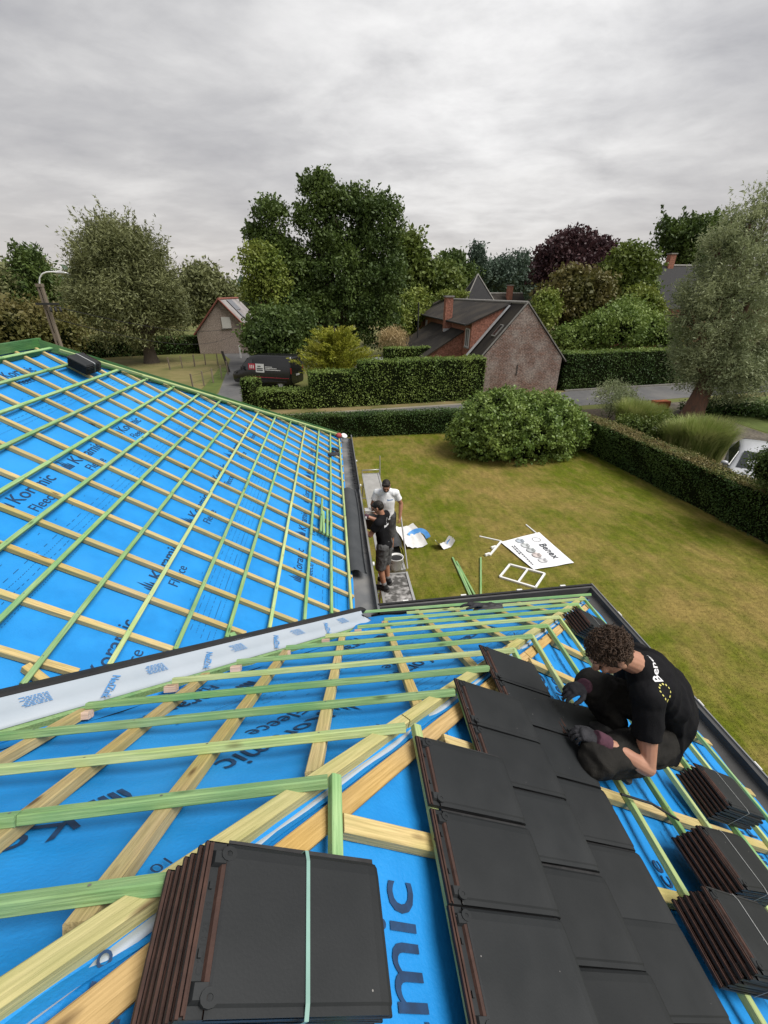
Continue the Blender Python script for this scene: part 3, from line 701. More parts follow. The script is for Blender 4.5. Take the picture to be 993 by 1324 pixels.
# ------------------------------------------------------------------ loose things on the roof
for i, (x, y0, y1, lb) in enumerate(((-.305, 5.32, 6.42, 'longest green lath, leftmost of the four laid on the far slope'), (-.262, 5.30, 5.98, 'short green lath second from the left in the row of four'), (-.215, 5.28, 6.10, 'green lath third from the left in the row of four'), (-.168, 5.29, 5.90, 'shortest green lath, right end of the row of four'))):
    o = beam('lath', PA(x, y0, .03), PA(x+jit(.02), y1, .03), .034, .028, NA, M_BAT); tag(o, lb, 'lath', 'short laths laid on the far slope')
o = beam('wood_offcut', PA(-1.93, 2.10, -.03), PA(-1.72, 1.98, -.01), .05, .045, NA, M_CB); tag(o, 'short sawn timber offcut standing by the dark edge of the valley', 'offcut')
o = beam('wood_offcut', PA(-2.05, 1.86, -.02), PA(-2.03, 1.76, -.02), .06, .05, NA, M_CB); tag(o, 'small square timber offcut at the lower left beside the valley', 'offcut')
o = beam('wood_offcut', PA(-.98, 2.92, -.02), PA(-.93, 2.86, -.02), .06, .05, NA, M_BAT); tag(o, 'green block of batten tucked against the valley edge further down', 'offcut')
mb = MB(); mb.ell((0, 0, 0), (.085, .085, .018), nu=20); mb.lathe([(.02, -.12), (.02, 0)], 10)
o = mb.build('white_disc', M_WPLAST); o.location = (.20, 10.75, 3.02); o.rotation_euler = (R(25), R(20), 0); tag(o, 'white round plastic cap lying at the far end of the gutter', 'cap')
M_RED = mat('red_string', (.42, .07, .07), (.30, .05, .05), rough=.8, scale=40, stretch=(1, 1, 12), bump=.4)
mb = MB(); mb.lathe([(0, -.06), (.045, -.055), (.075, -.03), (.08, 0), (.075, .03), (.045, .055), (0, .06)], 18)
o = mb.build('string_ball', M_RED); o.location = PA(.03, 10.55, .05); tag(o, 'small red ball of string at the far end of the eave batten', 'string')
# rolled zinc sheet strip over the eave, black eaves comb further on
M_LEAD = mat('lead_sheet', (.042, .046, .050), (.056, .060, .064), rough=.7, scale=3, bump=.1, spec=.25)
mb = MB(); vs = []; fs = []; prof = [(.06, 2.965), (.10, 2.985), (.15, 3.0), (.20, 2.99), (.25, 2.95), (.29, 2.925), (.315, 2.925), (.318, 2.94), (.305, 2.95)]
n = 26
for i in range(n+1):
    y = 4.72+2.75*i/n
    vs += [(x+.010*math.sin(y*2.1)+.006*mnoise.noise(Vector((y*2, x*9, 0))), y, z+.006*mnoise.noise(Vector((y*3, x*7, 4)))) for x, z in prof]
for i in range(n):
    for j in range(8): fs.append((i*9+j, i*9+j+1, i*9+j+10, i*9+j+9))
mb.add(vs, fs, 0, True)
o = mb.build('lead_strip', M_LEAD); tag(o, 'long dark grey sheet strip lying curled along the gutter behind the two men', 'metal strip')
mb = MB(); r_ = random.Random(3)
mb.box((.385, 9.2, 2.935), (.012, 3.3, .035))
for i in range(64):
    y = 7.6+3.2*i/64; a = r_.uniform(-.05, .05)
    mb.hexa([(.30+r_.uniform(-.02, .01), y+a, 2.90+r_.uniform(0, .03)), (.38, y, 2.925), (.38, y+.026, 2.925), (.30, y+.03+a, 2.905), (.30, y+a, 2.908), (.38, y, 2.935), (.38, y+.026, 2.935), (.30, y+.03+a, 2.913)])
o = mb.build('eaves_comb', M_BLACK); tag(o, 'black toothed eaves comb strip lying along the outer wall of the far gutter', 'eaves comb')
# a discarded strip of black film tape on slope B, work gloves
def crumple(name, c, rx, ry, h, m, seed, n=13):
    r = random.Random(seed); vs = []; fs = []
    for j in range(n+1):
        for i in range(n+1):
            x = (i/n-.5)*2; y = (j/n-.5)*2; q = mnoise.noise(Vector((x*1.6+seed, y*1.6, seed*.7))); k = max(0, 1-x*x*.6-y*y*.6)
            vs.append((x*rx*(1+.3*q), y*ry*(1+.4*mnoise.noise(Vector((x*2, y*2+seed, 5)))), h*(.35*k+.9*abs(q)*k)+.004))
    for j in range(n):
        for i in range(n): a = j*(n+1)+i; fs.append((a, a+1, a+n+2, a+n+1))
    mb = MB(); mb.add(vs, fs, 0, True); o = mb.build(name, m); o.location = c; return o

# ------------------------------------------------------------------ people
def bake(o):
    dg = bpy.context.evaluated_depsgraph_get(); me = bpy.data.meshes.new_from_object(o.evaluated_get(dg)); mm = list(o.data.materials)
    old = o.data; o.modifiers.clear(); o.data = me; bpy.data.meshes.remove(old)
    me.materials.clear()
    for m in mm: me.materials.append(m)
    me.polygons.foreach_set('use_smooth', [True]*len(me.polygons)); return o
def blob(name, mb, m, parent, voxel=.006, smooth=6, folds=0.0, fscale=9.0, fseed=0., fdir=(1, 1, 1)):
    o = mb.build(name, m)
    r = o.modifiers.new('r', 'REMESH'); r.mode = 'VOXEL'; r.voxel_size = voxel; r.use_smooth_shade = True
    s = o.modifiers.new('s', 'SMOOTH'); s.factor = .5; s.iterations = smooth
    bpy.context.view_layer.update(); bake(o)
    if folds:
        me = o.data; n = len(me.vertices); co = np.empty(n*3, np.float32); no = np.empty(n*3, np.float32)
        me.vertices.foreach_get('co', co); me.vertices.foreach_get('normal', no); co = co.reshape(-1, 3); no = no.reshape(-1, 3)
        d = np.empty(n)
        for i in range(n):
            p = co[i]; q = Vector((p[0]*fdir[0]*fscale+fseed, p[1]*fdir[1]*fscale, p[2]*fdir[2]*fscale))
            w = mnoise.noise(q*.45)
            a = mnoise.noise(q+Vector((w, -w, w))*1.6); d[i] = (1-abs(a)*2.6)*.6+.4*mnoise.noise(q*2.3)
        co += no*(folds*d)[:, None]; me.vertices.foreach_set('co', co.reshape(-1)); me.update()
    o.parent = parent
    if parent: o.matrix_parent_inverse = parent.matrix_world.inverted()
    return o
SKIN = mat('skin', (.40, .215, .145), (.34, .165, .11), rough=.5, scale=14, bump=.08, bscale=180, spec=.4)
SKIN2 = mat('skin_tanned', (.36, .18, .115), (.30, .14, .085), rough=.5, scale=14, bump=.08, bscale=180, spec=.4)
M_BLKSHIRT = mat('black_cotton', (.0065, .0065, .0075), (.010, .010, .0115), rough=.92, scale=5, bump=.35, bscale=260, spec=.12, sheen=.0)
M_WHTSHIRT = mat('white_cotton', (.78, .785, .80), (.72, .73, .75), rough=.9, scale=5, bump=.3, bscale=260, spec=.12)
M_WORK = mat('work_trousers', (.012, .0115, .011), (.021, .020, .018), rough=.9, scale=6, bump=.5, bscale=200, spec=.15, c3=(.035, .031, .026), s3=7, f3=.62)
M_SHORTS = mat('grey_shorts', (.075, .075, .077), (.10, .10, .10), rough=.9, scale=7, bump=.5, bscale=200, spec=.15)
M_SHOE = mat('black_shoe', (.010, .010, .011), (.018, .018, .018), rough=.7, scale=20, spec=.3)
M_SOLE = mat('shoe_sole', (.035, .033, .03), (.05, .047, .043), rough=.8, scale=20)
M_SOCK = mat('grey_sock', (.16, .16, .16), (.20, .20, .20), rough=.95, scale=60)
M_GLOVE = mat('glove_coating', (.024, .024, .028), (.045, .045, .05), rough=.85, scale=30, bump=.4, bscale=240, spec=.2)
M_CUFF = mat('glove_cuff', (.085, .032, .050), (.06, .024, .038), rough=.95, scale=60, bump=.4, bscale=300)
M_HAIR = mat('dark_hair', (.032, .019, .012), (.075, .044, .027), rough=.55, scale=30, spec=.3)
M_HAIRB = mat('black_hair', (.010, .008, .007), (.018, .014, .011), rough=.6, scale=30, spec=.3)
M_EYE = mat('eye', (.03, .018, .012), (.02, .01, .008), rough=.2)
M_LOGO = mat('white_print', (.70, .70, .72), (.65, .65, .66), rough=.8)
M_LOGOY = mat('yellow_print', (.55, .52, .16), (.5, .46, .12), rough=.8)
M_LOGOB = mat('blue_print', (.09, .20, .42), rough=.8)
def hand(mb, wr, d, n, l, curl=(20, 25, 20), inf=0.0, spread=.12):
    d = Vector(d).normalized(); n = Vector(n); n = (n-d*n.dot(d)).normalized(); l = Vector(l); l = (l-d*l.dot(d)-n*l.dot(n)).normalized(); wr = Vector(wr)
    mb.limb(wr-d*.01, wr+d*.02, .027+inf, .034+inf, l, .8, .62, 12); mb.limb(wr+d*.015, wr+d*.078, .036+inf, .042+inf, l, .55, .38, 14)
    for i, (off, ln) in enumerate(((.031, .068), (.0105, .077), (-.0105, .072), (-.031, .055))):
        p = wr+d*(.080-.004*abs(i-1))+l*off; ang = 0; r = .0088-.0006*i+inf; dd = (d+l*(off*spread*20)).normalized()
        p0 = p-dd*.02
        for s_, (c, f_) in enumerate(zip(curl, (.44, .32, .24))):
            ang += R(c*(1+.12*i)); q = p+(dd*math.cos(ang)+n*math.sin(ang))*(ln*f_)
            mb.limb(p0 if s_ == 0 else p, q, r*(1-.08*s_), r*(.92-.08*s_), n=8); p = q; p0 = q
    p = wr+d*.028+l*.028; q = p+(d*.60+l*.72+n*.28).normalized()*.038; q2 = q+(d*.86+l*.25+n*.38).normalized()*.030; q3 = q2+(d*.9+n*.4).normalized()*.024
    mb.limb(wr+d*.02+l*.012, p, .017+inf, .0145+inf, n=9); mb.limb(p, q, .0135+inf, .0115+inf, n=9); mb.limb(q, q2, .0115+inf, .010+inf, n=9); mb.limb(q2, q3, .010+inf, .008+inf, n=9)
def head_prims(mb, c, f, u, neck, s=1.0):
    f = Vector(f).normalized(); u = Vector(u); u = (u-f*u.dot(f)).normalized(); l = u.cross(f); M = Matrix((l, f, u)).transposed(); c = Vector(c)
    P = lambda x, y, z: c+M @ Vector((x, y, z))*s
    mb.ell(P(0, -.012, .030), (.073*s, .092*s, .085*s), M, 18, 12); mb.ell(P(0, .018, -.025), (.060*s, .074*s, .082*s), M, 18, 12)
    mb.ell(P(0, .050, -.080), (.036*s, .032*s, .028*s), M); mb.ell(P(0, .035, -.055), (.052*s, .045*s, .045*s), M)
    mb.limb(P(0, .086, .012), P(0, .106, -.026), .009*s, .0135*s, n=8); mb.ell(P(.012, .094, -.030), (.009*s,)*3, M, 8, 6); mb.ell(P(-.012, .094, -.030), (.009*s,)*3, M, 8, 6)
    mb.ell(P(0, .082, .026), (.048*s, .016*s, .012*s), M); mb.ell(P(.036, .066, -.018), (.022*s, .020*s, .018*s), M); mb.ell(P(-.036, .066, -.018), (.022*s, .020*s, .018*s), M)
    mb.limb(P(-.02, .086, -.058), P(.02, .086, -.058), .0075*s, .0075*s, n=8); mb.limb(P(-.016, .083, -.070), P(.016, .083, -.070), .008*s, .008*s, n=8)
    for sx in (1, -1):
        mb.ell(P(.076*sx, -.012, -.008), (.010*s, .020*s, .033*s), M, 10, 8); mb.ell(P(.080*sx, -.020, .010), (.008*s, .014*s, .016*s), M, 8, 6)
    mb.limb(neck, P(0, -.022, -.055), .060, .052)
    return P, M
def person(label, J, loc, shirt, legs, hair, short=False, gloves=False, skin=SKIN, voxel=.0065, beard=False, curly=False, name='person', shoe_up=(0, 0, 1), folds=.006):
    t = thing(name, label, 'person', loc); bpy.context.view_layer.update()
    V = {k: Vector(v) for k, v in J.items() if k not in ('spine', 'handL', 'handR', 'sleeve')}
    lat = (V['hipR']-V['hipL']).normalized(); slat = (V['shR']-V['shL']).normalized(); sp = [Vector(p) for p in J['spine']]
    b = MB()
    # one continuous body
    wid = [.155, .145, .160, .150]; fl = [.70, .70, .66, .55]
    def torso(mb, inf, n0=0, ext=0.):
        k = len(sp)
        for i in range(n0, k-1):
            wl = lat.lerp(slat, (i+.5)/(k-1)); mb.limb(sp[i], sp[i+1], wid[i]+inf, wid[i+1]+inf, wl, fl[i]+inf, fl[i+1]+inf, 20)
        mb.limb(V['shL'], V['shR'], .062+inf, .062+inf, n=14); mb.limb(V['shL'].lerp(V['shR'], .25), V['neck'], .065+inf, .055+inf*.6); mb.limb(V['shL'].lerp(V['shR'], .75), V['neck'], .065+inf, .055+inf*.6)
        mb.limb(sp[-1], V['neck'], .11+inf, .060+inf*.5, slat, .7, .9, 16)
    torso(b, -.004)
    for s_ in 'LR':
        b.limb(V['hip'+s_], V['knee'+s_], .083, .058); b.limb(V['knee'+s_], V['knee'+s_].lerp(V['ank'+s_], .35), .055, .057); b.limb(V['knee'+s_].lerp(V['ank'+s_], .35), V['ank'+s_], .057, .037)
        b.limb(V['ank'+s_], V['ank'+s_].lerp(V['toe'+s_], .35), .037, .030, None, 1, .8)
        m_ = V['sh'+s_].lerp(V['el'+s_], .45)
        b.limb(V['sh'+s_], m_, .056, .051); b.limb(m_, V['el'+s_], .050, .040); b.limb(V['el'+s_], V['el'+s_].lerp(V['wr'+s_], .3), .042, .043); b.limb(V['el'+s_].lerp(V['wr'+s_], .3), V['wr'+s_], .043, .028)
        h = J['hand'+s_]; hand(b, V['wr'+s_], h[0], h[1], h[2], h[3] if len(h) > 3 else (20, 25, 20), inf=-.002 if gloves else 0)
    P, M = head_prims(b, V['head'], J['face'], J['up'], V['neck'])
    body = blob('body', b, skin, t, voxel=voxel*.62 if gloves else voxel*.75, smooth=3)
    for sx in (1, -1):
        e = MB(); e.ell(P(.031*sx, .079, .004), (.0125, .0085, .0085), M, 10, 8); o = e.build('eye', M_EYE, body); o.matrix_parent_inverse = body.matrix_world.inverted()
    # shirt
    b = MB(); torso(b, .012)
    for s_ in 'LR':
        e = V['sh'+s_].lerp(V['el'+s_], J.get('sleeve', .62)); b.limb(V['sh'+s_], e, .068, .066, round_b=False)
        b.limb(V['sh'+s_].lerp(sp[-1], .25), V['sh'+s_], .085, .068)
    hem = sp[0]+(sp[0]-sp[1]).normalized()*.07; b.limb(sp[0], hem, .172, .178, lat, .72, .74, 20, True, False)
    sh = blob('t_shirt', b, shirt, t, voxel=voxel, smooth=6, folds=folds, fscale=8, fdir=(1, 1, .75))
    # trousers or shorts
    b = MB(); b.limb(V['hipL'], V['hipR'], .105, .105, n=16); b.limb(sp[0], sp[0].lerp(sp[1], .35), .165, .155, lat, .72, .70, 18)
    for s_ in 'LR':
        b.limb(V['hip'+s_], V['knee'+s_], .106, .080, round_b=True)
        if short: b.limb(V['hip'+s_], V['knee'+s_].lerp(V['ank'+s_], .10), .112, .092, round_b=False)
        else:
            b.limb(V['knee'+s_], V['knee'+s_].lerp(V['ank'+s_], 1.0), .079, .066, round_b=True)
            b.ell(V['knee'+s_]+(V['knee'+s_]-V['ank'+s_]).normalized()*.0, (.083, .083, .083))
    blob('shorts' if short else 'trousers', b, legs, t, voxel=voxel, smooth=5, folds=folds*1.5, fscale=10, fseed=5.)
    for s_ in 'LR':
        a = V['ank'+s_]; tt = V['toe'+s_]; d = (tt-a); su = Vector(J.get('shoeup'+s_, shoe_up)); d = (d-su*d.dot(su)).normalized(); base = a-su*.055; ll = su.cross(d)
        b = MB(); b.limb(base-d*.045+su*.030, base+d*.19+su*.020, .042, .046, ll, .9, .62, 14); b.limb(a+su*.03, base-d*.01+su*.03, .050, .050, ll); b.limb(base+d*.02+su*.035, base+d*.10+su*.03, .046, .046, ll, 1, .8)
        so = blob('shoe', b, M_SHOE, t, voxel=.006, smooth=4)
        b = MB(); M3 = Matrix((d, ll, su)).transposed(); vs = []
        for z in (-.030, -.008): vs += [base+M3 @ Vector((x, y, z)) for x, y in ((-.09, -.02), (-.075, -.036), (.06, -.040), (.16, -.046), (.22, -.030), (.24, 0), (.22, .030), (.16, .046), (.06, .040), (-.075, .036), (-.09, .02))]
        b.add(vs, [tuple(range(10, -1, -1)), tuple(range(11, 22))]+[(i, (i+1) % 11, 11+(i+1) % 11, 11+i) for i in range(11)])
        o = b.build('sole', M_SOLE, so); o.matrix_parent_inverse = so.matrix_world.inverted()
        if short:
            b = MB(); b.limb(a+su*.02, a.lerp(V['knee'+s_], .22), .045, .047, round_b=False, round_a=False); o = b.build('sock', M_SOCK, t); o.matrix_parent_inverse = t.matrix_world.inverted()
    if gloves:
        for s_ in 'LR':
            h = J['hand'+s_]; b = MB(); hand(b, V['wr'+s_], h[0], h[1], h[2], h[3] if len(h) > 3 else (20, 25, 20), inf=.0022)
            gl = blob('glove', b, M_GLOVE, t, voxel=.0036, smooth=3, folds=.0012, fscale=60)
            b = MB(); d = (V['wr'+s_]-V['el'+s_]).normalized(); b.limb(V['wr'+s_]-d*.045, V['wr'+s_]+d*.030, .040, .037, n=16, round_a=False, round_b=False); o = blob('cuff', b, M_CUFF, gl, voxel=.005, smooth=3, folds=.002, fscale=30)
    # hair
    if curly:
        r = random.Random(5); b = MB(); b.ell(P(0, -.022, .040), (.076, .092, .074), M, 16, 10); b.ell(P(0, .035, .070), (.056, .045, .036), M)
        for sx in (1, -1): b.ell(P(.055*sx, -.03, .0), (.026, .055, .05), M)
        hc = blob('hair', b, M_HAIR, t, voxel=.006, smooth=3, folds=.007, fscale=40)
        b = MB()
        for i in range(1500):
            while True:
                q = Vector((r.gauss(0, 1), r.gauss(0, 1), r.gauss(0, 1))).normalized()
                if q.z > -.55-.25*(q.y < .2) and not (q.y > .55 and q.z < .32) and not (abs(q.x) > .8 and q.z < -.15 and q.y > -.1): break
            base = Vector((q.x*.074, -.020+q.y*.092, .038+q.z*.078))
            rad = r.uniform(.005, .012); ln = r.uniform(.004, .034)*(1.25 if q.z > .3 else .7); tw = r.uniform(1.0, 2.0); ph = r.uniform(0, 6.3)
            ax = (q+Vector((r.gauss(0, .5), r.gauss(0, .5)+.15, r.gauss(0, .45)-.1))).normalized(); e1 = ax.orthogonal().normalized(); e2 = ax.cross(e1); pts = []
            for k in range(11):
                a = ph+tw*2*PI*k/10; p = base+ax*(ln*k/10)+(e1*math.cos(a)+e2*math.sin(a))*rad; pts.append(P(*p))
            b.tube(pts, [.0019]*10+[.0008], 4, cap=False)
        o = b.build('curls', M_HAIR, hc); o.matrix_parent_inverse = hc.matrix_world.inverted()
    else:
        b = MB(); b.ell(P(0, -.018, .046), (.078, .094, .077), M, 18, 12); b.ell(P(0, -.05, .010), (.070, .060, .065), M)
        b.limb(P(-.045, .05, .075), P(.045, .05, .075), .028, .028)
        o = blob('hair', b, hair, t, voxel=.005, smooth=2, folds=.004, fscale=60)
    if beard:
        b = MB(); b.ell(P(0, .052, -.080), (.042, .036, .030), M)
        for sx in (1, -1): b.limb(P(.06*sx, .015, -.03), P(.035*sx, .05, -.075), .014, .018, n=8)
        b.limb(P(-.024, .088, -.047), P(.024, .088, -.047), .006, .006, n=8)
        blob('beard', b, hair, t, voxel=.005, smooth=2, folds=.002, fscale=80)
    return t, sh, P
def print_on(shirt, me, origin, xd, zd, m=None, name='shirt_print', lift=.003):
    """lay a flat print on the shirt: each vertex dropped on to the cloth along -zd"""
    bv = BVHTree.FromPolygons([v.co for v in shirt.data.vertices], [tuple(p.vertices) for p in shirt.data.polygons]); M = basis(xd, zd); zd = M.col[2]
    for v in me.vertices:
        p = Vector(origin)+M @ Vector((v.co.x, v.co.y, 0)); h = bv.ray_cast(p+zd*.35, -zd, .9)
        v.co = (h[0]+zd*lift) if h[0] else p
    o = link(name, me, shirt); o.matrix_parent_inverse = Matrix.Identity(4); return o
def ring_mesh(r, m, n=12, s=.006, extra=False):
    mb = MB()
    for i in range(n):
        a = 2*PI*i/n; c = (r*math.cos(a), r*math.sin(a)); k = 5
        mb.add([(c[0]+s*math.cos(2*PI*j/k+a), c[1]+s*math.sin(2*PI*j/k+a), 0) for j in range(k)], [tuple(range(k))])
    return mb.mesh('ring', m)
# the roofer kneeling on the near slope
def Y(u, v, y): return at_y(u, v, y)
J = dict(hipL=Y(846, 962, 1.28), hipR=Y(858, 925, 1.45), kneeL=Y(770, 982, 1.14), kneeR=Y(766, 885, 1.50), ankL=(1.53, 1.27, 4.01), ankR=Y(795, 938, 1.43), toeL=(1.62, 1.40, 3.95), toeR=Y(764, 945, 1.36),
         neck=Y(824, 858, 1.40), head=Y(789, 845, 1.39), face=(-.62, .02, -.62), up=(-.62, .02, .72), shL=Y(838, 902, 1.27), shR=Y(822, 848, 1.58), elL=Y(836, 992, 1.12), elR=Y(800, 900, 1.62), wrL=Y(776, 957, 1.19), wrR=Y(757, 887, 1.47),
         spine=[Y(852, 952, 1.37), Y(872, 925, 1.40), Y(862, 895, 1.42), Y(846, 872, 1.43)],
         handL=((-.85, .45, .10), (-.25, -.05, -.9), (.35, .85, .1), (22, 28, 22)), handR=((-.95, -.10, -.05), (.0, .0, -1), (-.1, -.9, 0), (18, 25, 20)), sleeve=.56,
         shoeupL=(.35, -.1, .9), shoeupR=tuple(NC))
kneel, kshirt, KP = person('roofer in black t-shirt and dark work trousers squatting on the battens laying tiles', J, (1.5, 1.3, 4.0), M_BLKSHIRT, M_WORK, M_HAIR, gloves=True, curly=True, voxel=.006, folds=.011)
bd = (J['neck']-J['spine'][0]).normalized()
def on_cloth(sh, u, v):
    bv = BVHTree.FromPolygons([q.co for q in sh.data.vertices], [tuple(p.vertices) for p in sh.data.polygons]); h = bv.ray_cast(Vector((0, 0, CAM_H)), ray(u, v).normalized()); return h[0], h[1]
pr_, pn_ = on_cloth(kshirt, 860, 896); pa_, na_ = on_cloth(kshirt, 858, 882); pb_, nb_ = on_cloth(kshirt, 848, 860)
print_on(kshirt, text_mesh('Benex', .062, M_LOGO, bold=.0012), pa_, (pb_-pa_), (pn_*.6+nb_*.4))
print_on(kshirt, ring_mesh(.039, M_LOGOY, 13, .0058), pr_, (pb_-pa_), pn_)

# two men on the scaffold
PZ = 1.47
def person_std(x, y, z, face_az, lean=0.0, **kw):
    """standing joints; face_az clockwise from +y; local axes f (front) and r (right)"""
    f = Vector((math.sin(face_az), math.cos(face_az), 0)); r = Vector((f.y, -f.x, 0)); o = Vector((x, y, z)); up = Vector((0, 0, 1))
    Q = lambda a, b, c: o+r*a+f*(b+lean*max(0, c-.92)) + up*c
    J = dict(hipL=Q(-.09, 0, .92), hipR=Q(.09, 0, .92), kneeL=Q(-.10, .03, .50), kneeR=Q(.11, .02, .50), ankL=Q(-.11, -.01, .085), ankR=Q(.12, -.02, .085), toeL=Q(-.13, .14, .05), toeR=Q(.15, .13, .05),
             spine=[Q(0, 0, .95), Q(0, .01, 1.10), Q(0, .02, 1.26), Q(0, .01, 1.39)], neck=Q(0, .0, 1.49), head=Q(0, .05, 1.62), shL=Q(-.18, 0, 1.42), shR=Q(.18, 0, 1.42), up=up+f*.35, face=f-up*.4)
    return J, Q, f, r, up
J, Q, f, r, up = person_std(.74, 6.3, PZ, R(-62), .10)
J.update(elL=Q(-.24, .14, 1.20), wrL=Q(-.22, .38, 1.30), elR=Q(.26, .16, 1.20), wrR=Q(.16, .38, 1.32), kneeL=Q(-.10, .05, .50), ankL=Q(-.10, -.04, .085), toeL=Q(-.10, .12, .05))
J['handL'] = (f+up*.1, -up, r, (25, 30, 25)); J['handR'] = (f, -up, -r, (25, 30, 25)); J['face'] = f-up*.45; J['sleeve'] = .6
w1, w1s, P1 = person('man in black t-shirt and grey shorts standing on the scaffold facing the gutter', J, (.74, 6.3, PZ), M_BLKSHIRT, M_SHORTS, M_HAIRB, short=True, gloves=True, skin=SKIN2, voxel=.009, folds=.008)
print_on(w1s, ring_mesh(.055, M_LOGO, 12, .007), Q(.03, -.05, 1.36), r, -f+up*.5)
print_on(w1s, text_mesh('Benex', .055, M_LOGO, bold=.002), Q(-.10, -.05, 1.30), r, -f+up*.4)
J, Q, f, r, up = person_std(.90, 7.40, PZ, R(188), .05)
J.update(elR=Q(.27, .03, 1.17), wrR=Q(.20, .20, 1.02), elL=Q(-.29, -.02, 1.17), wrL=Q(-.27, .10, .92))
J['handR'] = (f*.4-up+r*-.3, -r, f, (30, 35, 30)); J['handL'] = (-up+f*.2, r, f, (35, 40, 35)); J['face'] = f*.92-up*.42; J['up'] = up+f*.42; J['head'] = Q(0, .085, 1.60)
w2, w2s, P2 = person('bearded man in white t-shirt looking down, furthest along the scaffold', J, (.90, 7.40, PZ), M_WHTSHIRT, M_SHORTS, M_HAIRB, short=True, skin=SKIN2, voxel=.009, beard=True, folds=.006)
print_on(w2s, text_mesh('Benex', .045, M_LOGOB, bold=.001), Q(-.02, .25, 1.30), -r, f)
# ------------------------------------------------------------------ scaffold platform and what lies on it
M_ALU = mat('aluminium', (.50, .50, .49), (.42, .42, .41), rough=.4, scale=6, metal=.6, spec=.5)
M_DECK = mat('splashed_deck', (.10, .098, .092), (.055, .053, .05), rough=.85, scale=7, detail=9, c3=(.42, .41, .40), s3=9, f3=.56)
M_DECK2 = mat('grey_deck', (.34, .335, .32), (.27, .265, .25), rough=.85, scale=4, detail=9)
def scaffold(label, y0, y1, x0, x1, m):
    t = thing('scaffold_platform', label, 'scaffold', ((x0+x1)/2, (y0+y1)/2, 0), group='scaffold platforms beside the gutter'); L_ = y1-y0; w = x1-x0
    mb = MB(); n = 1; mb.box((0, 0, PZ-.025), (w-.09, L_-.06, .03)); mb.build('deck', m, t)
    for sx in (-1, 1):
        mb = MB(); mb.box((sx*(w/2-.022), 0, PZ-.03), (.044, L_, .075)); mb.build('side_rail', M_ALU, t)
    for sy in (-1, 1):
        mb = MB(); mb.box((0, sy*(L_/2-.02), PZ-.03), (w-.09, .04, .06)); mb.build('end_rail', M_ALU, t)
        for sx in (-1, 1):
            mb = MB(); mb.tube([(sx*(w/2-.05), sy*(L_/2-.25), PZ-.05), (sx*(w/2+.12), sy*(L_/2-.25), 0.01)], .024, 10); mb.build('leg', M_ALU, t)
        mb = MB()
        for z in (.35, .75, 1.15): mb.tube([(-w/2-.02, sy*(L_/2-.25), z), (w/2+.02, sy*(L_/2-.25), z)], .016, 8)
        mb.build('rung', M_ALU, t)
    return t
scaffold('near scaffold platform with a paint splashed dark deck and pale edge rails', 4.45, 6.72, .66, 1.24, M_DECK)
scaffold('far scaffold platform with a plain grey deck reaching behind the man in white', 6.80, 11.9, .70, 1.22, M_DECK2)
t = thing('guard_frame', 'thin metal guard frame standing at the far end of the scaffold', 'frame', (.95, 11.85, PZ))
mb = MB(); mb.tube([(-.24, 0, 0), (-.24, 0, .12), (.28, .02, .12), (.28, .02, -.2)], .018, 8); mb.build('rail', M_ALU, t)
mb = MB(); mb.tube([(.30, 0, -.3), (.30, .02, .55)], .015, 8); mb.build('post', M_ALU, t)
# handrail pole held by the man in white
mb = MB(); mb.tube([(1.20, 7.55, PZ+.95), (1.27, 6.9, PZ-.05)], .016, 8); o = mb.build('metal_pole', M_ALU); tag(o, 'thin grey pole leaning by the left hand of the man in white', 'pole')
# dark sheet draped over the platform edge
M_TARP = mat('dark_foil', (.028, .030, .033), (.045, .047, .05), rough=.55, scale=5, bump=.3, bscale=12, spec=.4)
vs = []; fs = []; n = 22; prof = [(-.26, .03), (-.17, .15), (-.06, .21), (.05, .20), (.13, .13), (.17, 0), (.19, -.15), (.23, -.34)]
for i in range(n+1):
    y = 7.35+.95*i/n
    vs += [(1.10+x+.03*mnoise.noise(Vector((y*4, x*3, 1))), y+(.10*(-z) if z < 0 else 0)-.25*max(0, -z)*(1-i/n), PZ+z+.035*mnoise.noise(Vector((y*5, x*6, 3)))*(1 if z > .02 else .3)) for x, z in prof]
for i in range(n):
    for j in range(7): fs.append((i*8+j, i*8+j+1, i*8+j+9, i*8+j+8))
mb = MB(); mb.add(vs, fs, 0, True); o = mb.build('foil_sheet', M_TARP); tag(o, 'dark rubbery sheet draped over the outer edge of the scaffold', 'sheet')
t = thing('bucket', 'dark bucket on the scaffold behind the legs of the man in black', 'bucket', (1.03, 6.85, PZ-.005))
mb = MB(); mb.lathe([(0, .0), (.105, 0), (.135, .27), (.145, .275), (.145, .285), (.128, .28), (.10, .02), (0, .02)], 20); mb.build('pail', M_WPLAST, t)
mb = MB(); mb.lathe([(0, .255), (.128, .25)], 20); mb.tube([(.14*math.cos(a), .14*math.sin(a)*.3-.12, .30-.15*math.sin(a)) for a in np.linspace(0, PI, 12)], .004, 6); mb.build('handle', M_BLACK, t)  # black disc below the rim makes the inside dark, then the handle
t = thing('bucket', 'small black paint bucket hanging by the gutter in front of the man in black', 'bucket', (.57, 6.95, 2.38))
mb = MB(); mb.lathe([(0, .0), (.10, 0), (.125, .22), (.13, .225), (.118, .222), (.09, .02), (0, .02)], 18); mb.build('pail', M_BLACK, t)
mb = MB(); mb.tube([(.125*math.cos(a), .0, .22+.12*math.sin(a)) for a in np.linspace(0, PI, 12)], .004, 6); mb.build('handle', M_ALU, t)
mb = MB(); mb.box((.56, 7.38, 2.46), (.16, .12, .14)); mb.box((.56, 7.38, 2.54), (.17, .13, .02)); o = mb.build('plastic_tub', M_WPLAST); tag(o, 'white plastic tub against the gutter between the two men', 'tub')
